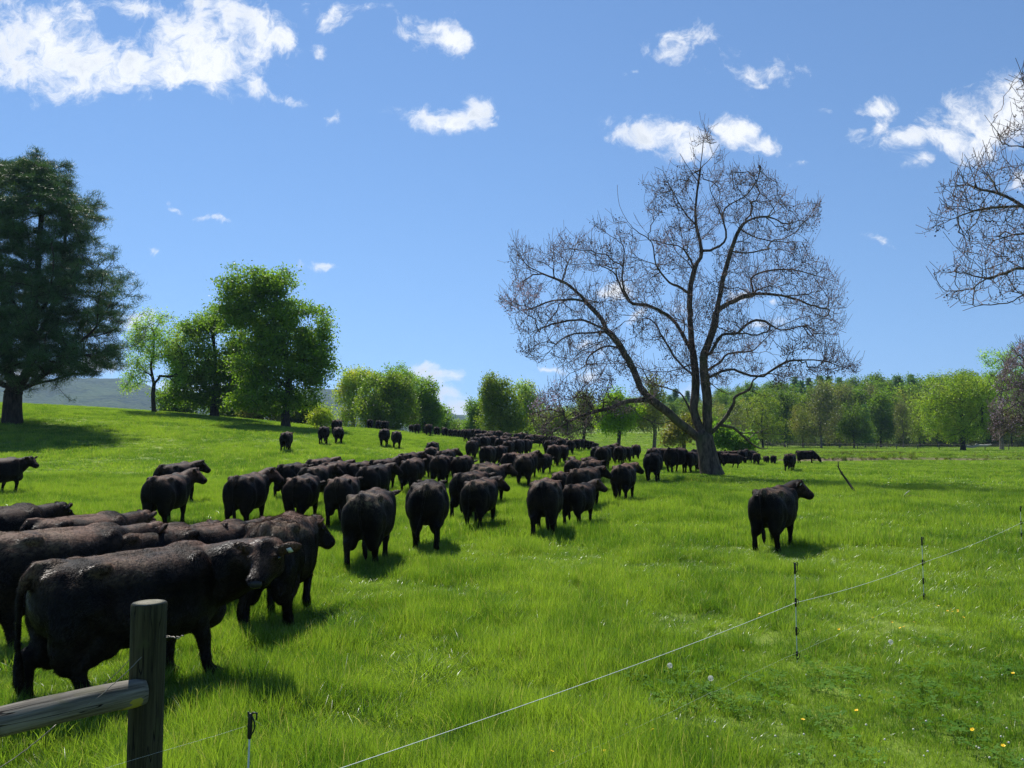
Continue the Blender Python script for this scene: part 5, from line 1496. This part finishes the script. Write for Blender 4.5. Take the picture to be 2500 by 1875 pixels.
PROTO = {
    'green': proto('g', 201, LEAF_GREEN, 420, 22, .62, .48, .28, 'round', BARK_DARK),
    'deep': proto('d', 202, LEAF_MID, 420, 22, .62, .48, .28, 'tall', BARK_DARK),
    'yellow': proto('y', 203, LEAF_YELLOW, 460, 16, .62, .42, .26, 'wide', BARK_DARK),
    'olive': proto('o', 204, LEAF_OLIVE, 420, 18, .62, .44, .26, 'round', BARK_DARK),
    'brown': proto('b', 205, LEAF_BROWN, 420, 11, .55, .40, .24, 'tall', BARK_PALE),
    'brownwide': proto('w', 206, LEAF_BROWN, 480, 12, .60, .40, .28, 'wide', BARK_PALE),
    'bush': proto('u', 208, LEAF_MID, 260, 26, .8, .5, .16, 'bush', BARK_DARK),
    'spire': proto('s', 207, NEEDLE_L, 520, 20, (.5, .5, .2), .45, .26, 'spire', BARK_DARK),
}
TXT = {'bush': 'low dark shrub', 'green': 'fresh green', 'deep': 'deep green', 'yellow': 'yellow-green', 'olive': 'olive', 'brown': 'brown budding', 'brownwide': 'spreading brownish', 'spire': 'dark spired conifer'}
def wood(kind, px, D_, htpx, label, group, wscale=1.0, tint=(1.08, 1.08, 1.08), rz=0.0):
    tr, cr = PROTO[kind]
    X = uv(px, 1072)[0] * D_; z = hz(X, D_) - .2
    top = at(px, htpx, D_).z
    s = max(.2, (top - z) / 18.5)
    t = thing('tree', label, 'tree', (X, D_, z), rz, group)
    t.scale = (s * wscale, s * wscale, s)
    obj('trunk', tr, t); c = obj('crown', cr, t); c.color = (tint[0], tint[1], tint[2], 1)
    return t
rr = random.Random(8)
G1 = 'trees along the front of the far right wood'
FRONT = [(1700, 175, 1000, 'olive', 'left of the bare trunk'), (1740, 190, 985, 'yellow', 'directly behind the bare trunk'), (1795, 185, 975, 'brownwide', 'first right of the bare trunk'),
         (1862, 190, 930, 'yellow', 'the big round one over the small bunch of cattle'), (1915, 215, 950, 'deep', 'right of the big round one'), (1960, 205, 975, 'olive', 'above the grazing cow'),
         (2005, 200, 925, 'brown', 'tall and grey with a clear pale trunk'), (2050, 212, 975, 'brownwide', 'between the tall grey one and the bright green one'), (2085, 198, 975, 'green', 'the narrow bright one in shade below'),
         (2112, 206, 985, 'spire', 'beside the narrow bright green one'), (2150, 214, 950, 'deep', 'right of the spired conifer'), (2205, 205, 975, 'brown', 'low and twiggy before the dark gap'),
         (2245, 222, 940, 'yellow', 'left behind the lone round pasture tree'), (2290, 228, 945, 'olive', 'behind the lone round pasture tree'), (2410, 230, 960, 'deep', 'right behind the lone round pasture tree'), (2470, 225, 965, 'olive', 'far right behind the blossom'), (2530, 225, 960, 'green', 'just beyond the right edge')]
for k, (x, D_, h, kd, lb) in enumerate(FRONT):
    b = rr.uniform(.75, .98)
    tn = {'yellow': (.85 * b, .9 * b, .75 * b), 'brown': (.82 * b, .98 * b, .8 * b), 'brownwide': (.82 * b, .98 * b, .72 * b)}.get(kd, (1.3 * b, 1.3 * b, 1.2 * b))
    wood(kd, x, D_, h, '%s tree at wood edge, %s' % (TXT[kd], lb), G1, rr.uniform(.9, 1.15), tn, rr.uniform(0, 6.28))
G2 = 'trees deeper in the far wood'
def nth(k): return '%d%s' % (k, 'th' if 10 < k % 100 < 14 else {1: 'st', 2: 'nd', 3: 'rd'}.get(k % 10, 'th'))
def back_row(D_, x0, x1, stepx, topf, kinds, txt, seed):
    q = random.Random(seed); x = x0; cnt_ = 0
    while x < x1:
        kd = q.choice(kinds); b = q.uniform(.72, 1.0)
        tn = (.85 * b, .92 * b, .75 * b) if kd == 'yellow' else (.85 * b, 1.0 * b, .8 * b) if kd == 'brown' else (1.35 * b, 1.35 * b, 1.2 * b)
        cnt_ += 1
        lab = '%s tree, %s from the left %s' % (TXT[kd], nth(cnt_), txt)
        wood(kd, x, D_ + q.uniform(-6, 6), topf(x) + q.uniform(-9, 9), lab, G2 + ' ' + txt + ' ' + kd, q.uniform(1.0, 1.3), tn, q.uniform(0, 6.28))
        x += stepx * q.uniform(.75, 1.25)
sky1 = lambda x: np.interp(x, [1200, 1300, 1400, 1500, 1600, 1700, 1800, 1900, 2000, 2100, 2200, 2350, 2500], [1000, 985, 975, 962, 955, 950, 940, 925, 915, 912, 912, 905, 915])
back_row(250, 1300, 2560, 34, lambda x: sky1(x) + 26, ['green', 'deep', 'olive', 'brown', 'yellow', 'deep'], 'in the second rank of the wood', 1)
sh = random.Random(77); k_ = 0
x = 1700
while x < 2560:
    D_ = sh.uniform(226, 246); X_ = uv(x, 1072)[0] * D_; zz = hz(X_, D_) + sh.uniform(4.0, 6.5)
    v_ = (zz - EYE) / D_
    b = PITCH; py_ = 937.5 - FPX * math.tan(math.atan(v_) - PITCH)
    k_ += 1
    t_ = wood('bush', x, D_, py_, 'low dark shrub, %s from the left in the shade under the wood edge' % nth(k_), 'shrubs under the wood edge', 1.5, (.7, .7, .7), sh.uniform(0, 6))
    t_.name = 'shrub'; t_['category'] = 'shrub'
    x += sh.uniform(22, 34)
back_row(290, 1400, 2600, 30, lambda x: sky1(x) + 8, ['green', 'deep', 'green', 'spire', 'olive'], 'in the third rank of the wood', 2)
back_row(335, 1500, 2600, 28, lambda x: sky1(x), ['green', 'deep', 'spire', 'green', 'deep'], 'on the wood skyline', 3)
# far trees in the gap and behind the left crest
back_row(230, 1085, 1330, 26, lambda x: 1032, ['deep', 'spire', 'green'], 'far off in the central gap', 4)
back_row(330, 760, 1200, 22, lambda x: 1040, ['spire', 'deep', 'spire'], 'in the hazy row beneath the hills', 5)
# ================================================================== FENCES AND SMALL THINGS
def wood_mat(name, c0, c1, lich, axis_z=True):
    m_, n = material(name)
    P = n.n('ShaderNodeTexCoord').outputs['Object']
    st = n.n('ShaderNodeVectorMath', operation='MULTIPLY', ins={0: P, 1: (34, 34, 1.6) if axis_z else (1.6, 34, 34)}).outputs[0]
    na = n.n('ShaderNodeTexNoise', ins={'Vector': st, 'Scale': 1.6, 'Detail': 8.0, 'Roughness': .65}).outputs[0]
    nb = n.n('ShaderNodeTexNoise', ins={'Vector': P, 'Scale': 9.0, 'Detail': 5.0, 'Roughness': .6}).outputs[0]
    nc = n.n('ShaderNodeTexNoise', ins={'Vector': P, 'Scale': 40.0, 'Detail': 3.0}).outputs[0]
    st2 = n.n('ShaderNodeVectorMath', operation='MULTIPLY', ins={0: P, 1: (11, 11, .7) if axis_z else (.7, 11, 11)}).outputs[0]
    cr = n.n('ShaderNodeTexNoise', ins={'Vector': st2, 'Scale': 2.2, 'Detail': 2.0}).outputs[0]
    crack = n.smooth(n.m('ABSOLUTE', n.m('SUBTRACT', cr, .5)), .004, .014)
    c = n.mix(n.smooth(na, .32, .68), c0, c1)
    c = n.mix(n.smooth(nb, .54, .66, 0, .55), c, lich)
    c = n.mix(n.m('SUBTRACT', 1.0, crack), c, rgb(.008, .007, .006))
    h = n.m('ADD', n.m('MULTIPLY', na, .6), n.m('MULTIPLY', crack, .8))
    bp = n.n('ShaderNodeBump', ins={'Strength': .8, 'Distance': .006, 'Height': h})
    out(n, principled(n, c, .85, .2, Normal=bp.outputs[0]))
    return m_
MAT_POST = wood_mat('weathered_post', rgb(.022, .020, .011), rgb(.060, .055, .029), rgb(.050, .058, .022))
MAT_RAIL = wood_mat('weathered_rail', rgb(.065, .056, .044), rgb(.22, .20, .16), rgb(.11, .105, .06), False)
m_, n = material('post_end_grain')
P = n.n('ShaderNodeTexCoord').outputs['Object']
rl = n.n('ShaderNodeVectorMath', operation='LENGTH', ins={0: n.n('ShaderNodeVectorMath', operation='MULTIPLY', ins={0: P, 1: (1, 1, 0)}).outputs[0]}).outputs['Value']
ns_ = n.n('ShaderNodeTexNoise', ins={'Vector': P, 'Scale': 18.0, 'Detail': 5.0}).outputs[0]
rings_ = n.m('SINE', n.m('ADD', n.m('MULTIPLY', rl, 900.0), n.m('MULTIPLY', ns_, 9.0)))
c = n.mix(n.smooth(rings_, -1, 1), rgb(.11, .10, .07), rgb(.21, .195, .14)); c = n.mix(n.smooth(ns_, .5, .65, 0, .6), c, rgb(.30, .28, .22))
out(n, principled(n, c, .85, .2)); MAT_END = m_
m_, n = material('yellow_lichen'); nn_ = n.n('ShaderNodeTexNoise', ins={'Scale': 60.0, 'Detail': 4.0}).outputs[0]
out(n, principled(n, n.mix(nn_, rgb(.20, .17, .03), rgb(.42, .36, .07)), .95, .1)); MAT_LICHEN = m_
m_, n = material('galvanised_wire'); out(n, principled(n, rgb(.22, .20, .17), .55, .5, Metallic=.6)); MAT_WIRE = m_
m_, n = material('white_polywire'); out(n, principled(n, rgb(.72, .74, .70), .5, .3)); MAT_POLY = m_
m_, n = material('white_fibreglass_stem'); out(n, principled(n, rgb(.62, .64, .60), .45, .4)); MAT_STEM = m_
m_, n = material('black_plastic_clip'); out(n, principled(n, rgb(.012, .012, .013), .45, .4)); MAT_CLIP = m_
m_, n = material('dead_wood'); nn_ = n.n('ShaderNodeTexNoise', ins={'Scale': 5.0, 'Detail': 5.0}).outputs[0]
out(n, principled(n, n.mix(nn_, rgb(.03, .024, .018), rgb(.09, .075, .055)), .9, .2)); MAT_DEAD = m_
m_, n = material('bleached_wood'); out(n, principled(n, rgb(.48, .44, .38), .9, .2)); MAT_BLEACH = m_
m_, n = material('steel_post_green'); out(n, principled(n, rgb(.035, .045, .035), .7, .3)); MAT_TPOST = m_

def wire(b, p0, p1, sag, r, n=24, sides=5, wob=0.0, seed=0):
    q = random.Random(seed)
    p0, p1 = np.array(p0, float), np.array(p1, float)
    pts = []
    for k in range(n + 1):
        t = k / n; p = p0 + (p1 - p0) * t; p = p - np.array([0, 0, sag * 4 * t * (1 - t)])
        if wob and 0 < k < n: p = p + np.array([q.gauss(0, wob) for _ in range(3)])
        pts.append(p)
    b.limb(pts, [r] * len(pts), sides, caps=False)

# --- wooden post and rail at lower left
PD = 3.75
pp = at(364, 1473, PD); post_top = pp.z; PX = pp.x
fence = thing('wooden_fence', 'weathered round post with one grey rail in the lower left corner', 'fence', (PX, PD, hz(PX, PD)))
zg = hz(PX, PD)
b = MB(); rings = []
a_ = np.linspace(0, 2 * np.pi, 48, endpoint=False)
PR = .0755
for k, z in enumerate(np.linspace(-.15, post_top - zg, 30)):
    r_ = PR * (1 + .012 * math.sin(z * 5)) * (1 + .018 * np.sin(a_ * 3 + z) + .010 * np.sin(a_ * 11 + z * 3) + .008 * np.sin(a_ * 23))
    rings.append(np.stack([r_ * np.cos(a_), r_ * np.sin(a_), np.full(48, z)], 1))
rings.append(np.stack([rings[-1][:, 0] * .965, rings[-1][:, 1] * .965, np.full(48, post_top - zg + .004)], 1))
b.loft(rings, cap=False)
obj('post', b.mesh('post', [MAT_POST]), fence)
b = MB(); last = rings[-1]
b.loft([last + (0, 0, .0), last * (.5, .5, 1) + (0, 0, .0015), last * (.02, .02, 1) + (0, 0, .001)], cap=True)
obj('post_top', b.mesh('post_top', [MAT_END]), fence)
re = at(352, 1688, PD - .055); rs = at(-160, 1806, 3.15)
Lr = (rs - re).length
rail = thing('tmp', 'x', 'x'); bpy.data.objects.remove(rail)
b = MB(); rings = []
for k in range(26):
    t = k / 25; x = t * Lr
    rr_ = .0590 * (1 + .05 * math.sin(t * 4 + .6)) * (1 + .03 * np.sin(a_ * 2 + t * 5) + .014 * np.sin(a_ * 7 + t * 9))
    if k == 0: rr_ = rr_ * .93
    rings.append(np.stack([np.full(48, x), rr_ * np.cos(a_), rr_ * np.sin(a_) + .012 * math.sin(t * 3)], 1))
b.loft(rings)
ro = obj('rail', b.mesh('rail', [MAT_RAIL]), fence)
dv = (rs - re).normalized()
ro.location = re - fence.location; ro.rotation_euler = dv.to_track_quat('X', 'Z').to_euler()
b = MB()                                                   # lichen crust round the rail end, standing a little proud
rings = []
for k in range(5):
    t = k / 4
    edge = .018 + .075 * t + .014 * np.sin(a_ * 5 + 1) * t + .010 * np.sin(a_ * 13) * t
    rings.append(np.stack([edge, (.0600 if k in (1, 2, 3) else .0565) * np.cos(a_) * 1.015, (.0600 if k in (1, 2, 3) else .0565) * np.sin(a_) * 1.015 + .001], 1))
b.loft(rings, cap=False)
lo = obj('lichen', b.mesh('lichen', [MAT_LICHEN]), ro)
# wires of the old fence
def rel(p): return np.array(p) - np.array(fence.location)
b = MB()
wire(b, rel(at(402, 1556, PD)), rel(at(448, 1553, PD - .02)), .0, .0028, 10, 5, .0035, 3)
wire(b, rel(at(404, 1552, PD)), rel(at(440, 1556, PD - .02)), .004, .0025, 10, 5, .0035, 4)
obj('wire', b.mesh('wire', [MAT_WIRE]), fence)
b = MB(); wire(b, rel(at(346, 1604, PD - .10)), rel(at(212, 1722, PD - .28)), .01, .0019, 16, 5, .001, 5); obj('wire', b.mesh('wire', [MAT_WIRE]), fence)
b = MB(); wire(b, rel(at(324, 1601, PD - .04)), rel(at(240, 1680, PD - .05)), .01, .0016, 12, 5, .001, 6); obj('wire', b.mesh('wire', [MAT_WIRE]), fence)
b = MB(); wire(b, rel(at(138, 1768, PD - .20)), rel(at(-10, 1880, PD - .40)), .01, .0021, 12, 5, .001, 7); obj('wire', b.mesh('wire', [MAT_WIRE]), fence)

# --- electric fence: step-in posts with black clips and white line
def step_post(px, D_, top_px, label, lean=0.0):
    X = uv(px, 1072)[0] * D_; g = hz(X, D_)
    ht = at(px, top_px, D_).z - g
    t = thing('fence_post', label, 'fence post', (X, D_, g), 0, 'step-in posts of the electric fence')
    b = MB(); b.limb([(0, 0, -.1), (0, 0, ht * .5), (0, 0, ht - .03)], [.0052, .0050, .0045], 8); obj('stem', b.mesh('stem', [MAT_STEM]), t)
    k = ht / 1.0
    hooks = []
    # head clip: sleeve, loop and hook
    def clip(z, big):
        c = MB(); h = .10 if big else .075
        c.limb([(0, 0, z - h * .5), (0, 0, z), (0, 0, z + h * .5)], [.0105, .012, .0105], 8)
        ring = [(.012 + .014 * math.sin(u * math.pi) , -.010, z + h * (.45 - .8 * u)) for u in np.linspace(0, 1, 9)]
        c.limb(ring, [.0035] * 9, 6)
        if big:
            c.limb([(0, 0, z + h * .4), (.012, 0, z + h * .62), (.030, 0, z + h * .60), (.030, 0, z + h * .32)], [.006, .005, .005, .004], 6)
            c.limb([(-.004, 0, z + h * .4), (-.010, 0, z + h * .62)], [.006, .005], 6)
        obj('clip', c.mesh('clip', [MAT_CLIP]), t)
        return z
    z0 = clip(ht - .05, True)
    for f in (.615, .33, .09):
        hooks.append(g + clip(ht * f, False))
    t.rotation_euler = (0, lean, 0)
    return X, D_, g + ht - .05, hooks
PA = step_post(616, 3.85, 1746, 'nearest step-in post, only its black hook head and white stem in frame at the bottom', .02)
PB = step_post(1933, 8.4, 1376, 'white step-in post with four black clips, left one of the two front posts')
PC = step_post(2242, 11.4, 1313, 'white step-in post with black clips, middle of the right-hand line')
PE = step_post(2483, 17.0, 1237, 'farthest step-in post with black clips, beside the right edge', .01)
line = thing('fence_line', 'thin white electric line strung between the step-in posts', 'fence wire', (0, 0, 0))
pts = [PA, PB, PC, PE, (24.5, 27.0, 0, [.63, .33, .09])]
b = MB()
for q, (u_, v_) in enumerate(zip(pts[:-1], pts[1:])):
    wire(b, (u_[0], u_[1] - .012, u_[3][0]), (v_[0], v_[1] - .012, v_[3][0]), .035, .0020, 20, 5)
wire(b, (-6.2, -.6, .62), (PA[0], PA[1] - .012, PA[3][0]), .03, .0018, 10, 5)
obj('upper_strand', b.mesh('upper_strand', [MAT_POLY]), line)
b = MB()
for q, (u_, v_) in enumerate(zip(pts[:-1], pts[1:])):
    wire(b, (u_[0], u_[1] - .012, u_[3][2] + .03), (v_[0], v_[1] - .012, v_[3][2] + .03), .0, .0006, 20, 4, .004, q)
obj('lower_strand', b.mesh('lower_strand', [MAT_POLY]), line)
b = MB(); wire(b, (-3.0, 3.0, .72), (PA[0], PA[1], PA[2]), .02, .0004, 16, 4, .0015, 3)
obj('thin_strand', b.mesh('thin_strand', [MAT_POLY]), line)

# --- far wire fence in front of the wood
fy = 190.0
ff = thing('wire_fence', 'distant wire fence on thin dark posts in front of the wood', 'fence', (0, 0, 0))
fp = []
for px in [1780, 1812, 1846, 1885, 1922, 1963, 2005, 2048, 2093, 2139, 2188, 2240, 2292, 2352, 2404, 2462, 2520]:
    Dk = np.interp(px, [1780, 2060, 2520], [215, 190, 150]); X = uv(px, 1072)[0] * Dk; g = hz(X, Dk)
    b = MB(); b.box((X, Dk, g + .62), (.12, .12, 1.5)); obj('post', b.mesh('post', [MAT_TPOST], False), ff); fp.append((X, Dk, g))
for z in (.5, .9, 1.25):
    b = MB(); b.limb([(p[0], p[1] - .07, p[2] + z) for p in fp], [.009] * len(fp), 4, caps=False); obj('wire', b.mesh('wire', [MAT_WIRE]), ff)

# --- fallen branches
def stick(name, label, pts, rad, mat, twigs=(), cat='branch'):
    o0 = np.array(pts[0]); b = MB()
    b.limb([np.array(p) - o0 for p in pts], rad, 8)
    for tw, tr in twigs: b.limb([np.array(p) - o0 for p in tw], tr, 6)
    o = obj(name, b.mesh(name, [mat]), None, tuple(o0)); tag(o, label, cat); return o
D_ = 33.0
stick('dead_branch', 'dark dead branch sticking up aslant out of the grass on the right', [at(2092, 1208, D_ - .6), at(2078, 1188, D_ - .3), at(2064, 1168, D_), at(2055, 1156, D_), at(2047, 1141, D_), at(2046, 1127, D_ + .1)],
      [.045, .045, .042, .036, .026, .016], MAT_DEAD, [([at(2057, 1160, D_), at(2056, 1152, D_), at(2053, 1158, D_ - .1)], [.02, .02, .012]), ([at(2048, 1141, D_), at(2043, 1137, D_)], [.015, .012])])
D_ = 30.0
stick('fallen_branch', 'short dark branch lying flat in the shadow in the right pasture', [at(2206, 1213, D_), at(2228, 1212, D_), at(2249, 1212, D_)], [.04, .045, .03], MAT_DEAD)
stick('bare_stick', 'thin pale stick poking up beside the short dark branch', [at(2203, 1212, 30.2), at(2212, 1204, 30.4), at(2220, 1198, 30.5)], [.022, .016, .01], MAT_BLEACH)
D_ = 152.0
stick('driftwood_log', 'bleached white log lying under the lone round tree', [at(2350, 1088, D_), at(2362, 1090, D_), at(2376, 1091, D_), at(2390, 1088, D_), at(2404, 1088, D_), at(2420, 1085, D_ + 1)], [.22, .26, .2, .24, .2, .1], MAT_BLEACH,
      [([at(2376, 1091, D_), at(2384, 1084, D_), at(2392, 1086, D_)], [.14, .12, .06])], 'log')

# --- meadow flowers in the near right corner
m_, n = material('buttercup_petal'); out(n, principled(n, rgb(.85, .55, .01), .3, .5)); MAT_BUT = m_
m_, n = material('flower_stalk'); out(n, principled(n, rgb(.08, .16, .02), .6, .3)); MAT_STALK = m_
m_, n = material('dandelion_down'); out(n, n.n('ShaderNodeMixShader', ins={0: .5, 1: principled(n, rgb(.75, .75, .70), .9, .1), 2: n.n('ShaderNodeBsdfTranslucent', ins={'Color': rgb(.7, .7, .65)}).outputs[0]}).outputs[0]); MAT_DOWN = m_
m_, n = material('clover_head'); out(n, principled(n, rgb(.62, .60, .50), .8, .2)); MAT_CLOV = m_
def ground_at(px, py):
    u, v = uv(px, py); D_ = EYE / max(-v, .02)
    for _ in range(6): D_ = (EYE - hz(u * D_, D_)) / max(-v, .02)
    return u * D_, D_
def head_mesh(kind):
    b = MB()
    if kind == 'buttercup':
        for k in range(5):
            a = k * 1.2566; d = np.array([math.cos(a), math.sin(a), 0]); s = np.array([-math.sin(a), math.cos(a), 0])
            q = [d * .002, d * .010 - s * .009 + (0, 0, .004), d * .019 - s * .006 + (0, 0, .008), d * .019 + s * .006 + (0, 0, .008), d * .010 + s * .009 + (0, 0, .004)]
            b.add(np.array(q), [[0, 1, 2], [0, 2, 3], [0, 3, 4]])
        b.ball((0, 0, .004), (.005, .005, .004), None, 8, 5)
        return b.mesh('petals', [MAT_BUT], False)
    rg_ = np.random.default_rng(3)
    if kind == 'clock':
        V = []; F = []
        for k in range(420):
            d = rg_.normal(0, 1, 3); d /= np.linalg.norm(d); s = nrm(np.cross(d, rg_.normal(0, 1, 3))); c = d * .030
            n0 = len(V); V += [c - s * .004, c + s * .004, c + d * .001 + np.cross(d, s) * .005]; F.append([n0, n0 + 1, n0 + 2])
        b.add(np.array(V), np.array(F)); b.ball((0, 0, 0), (.006,) * 3, None, 8, 5)
        return b.mesh('seed_head', [MAT_DOWN], False)
def flower(kind, px, py, label, group, h):
    x, y = ground_at(px, py); g = hz(x, y)
    t = thing({'buttercup': 'buttercup', 'clock': 'dandelion'}[kind], label, 'flower', (x, y, g), rr.uniform(0, 6), group)
    b = MB(); b.limb([(0, 0, 0), (.006, .004, h * .5), (0, 0, h)], [.0018, .0016, .0014], 5); obj('stalk', b.mesh('stalk', [MAT_STALK]), t)
    hd = obj(HN[kind], HM[kind], t); hd.location = (0, 0, h); hd.rotation_euler = (rr.uniform(-.5, .5), rr.uniform(-.5, .5), 0)
    hd.scale = (.8,) * 3
    return t
HM = {'buttercup': head_mesh('buttercup'), 'clock': head_mesh('clock')}; HN = {'buttercup': 'petals', 'clock': 'seed_head'}
for px, py, lb in ((1636, 1648, 'white dandelion clock, left one of the pair below the fence line'), (1736, 1682, 'larger white dandelion clock, right one of the pair below the fence line'), (2176, 1585, 'white dandelion clock by itself below the middle step-in post')):
    flower('clock', px, py + 22, lb, 'dandelion clocks in the turf', .17)
B = [(1476, 1854), (1593, 1807), (1672, 1863), (1710, 1756), (1855, 1512), (1961, 1778), (2049, 1550), (2092, 1752), (2115, 1616), (2138, 1615), (2178, 1535), (2199, 1552), (2208, 1538), (2232, 1532), (2241, 1587), (2292, 1488), (2314, 1500), (2323, 1497), (2326, 1505), (2339, 1495), (2340, 1507), (2353, 1521), (2376, 1818), (2420, 1552), (2451, 1848), (2475, 1665), (2132, 1513), (1347, 1866)]
B.sort()
for k, (px, py) in enumerate(B):
    flower('buttercup', px, py + 16, 'small yellow buttercup, %s from the left in the lower right turf' % nth(k + 1), 'buttercups in the turf', rr.uniform(.10, .16))
V = []; b = MB(); rg_ = np.random.default_rng(12)
for k in range(80):
    px = rg_.uniform(1380, 2560); py = rg_.uniform(1560, 1900)
    if rg_.uniform() > .35 + .65 * (py - 1560) / 300: continue
    x, y = ground_at(px, py); g = hz(x, y)
    b.ball((x, y, g + rg_.uniform(.05, .11)), rg_.uniform(.005, .009), None, 7, 5)
tag(obj('clover_blossom', b.mesh('clover_blossom', [MAT_CLOV])), kind='stuff')

# ================================================================== AIR
b = MB(); b.box((0, 2000, 115), (8000, 5000, 330))
m_ = bpy.data.materials.new('haze_air'); m_.use_nodes = True; n = NT(m_.node_tree)
vol = n.n('ShaderNodeVolumePrincipled', ins={'Color': rgb(.48, .68, 1.0), 'Density': 0.00011, 'Anisotropy': 0.25})
n.n('ShaderNodeOutputMaterial', ins={'Volume': vol.outputs[0]})
hzb = obj('haze', b.mesh('haze', [m_], False)); tag(hzb, kind='stuff')
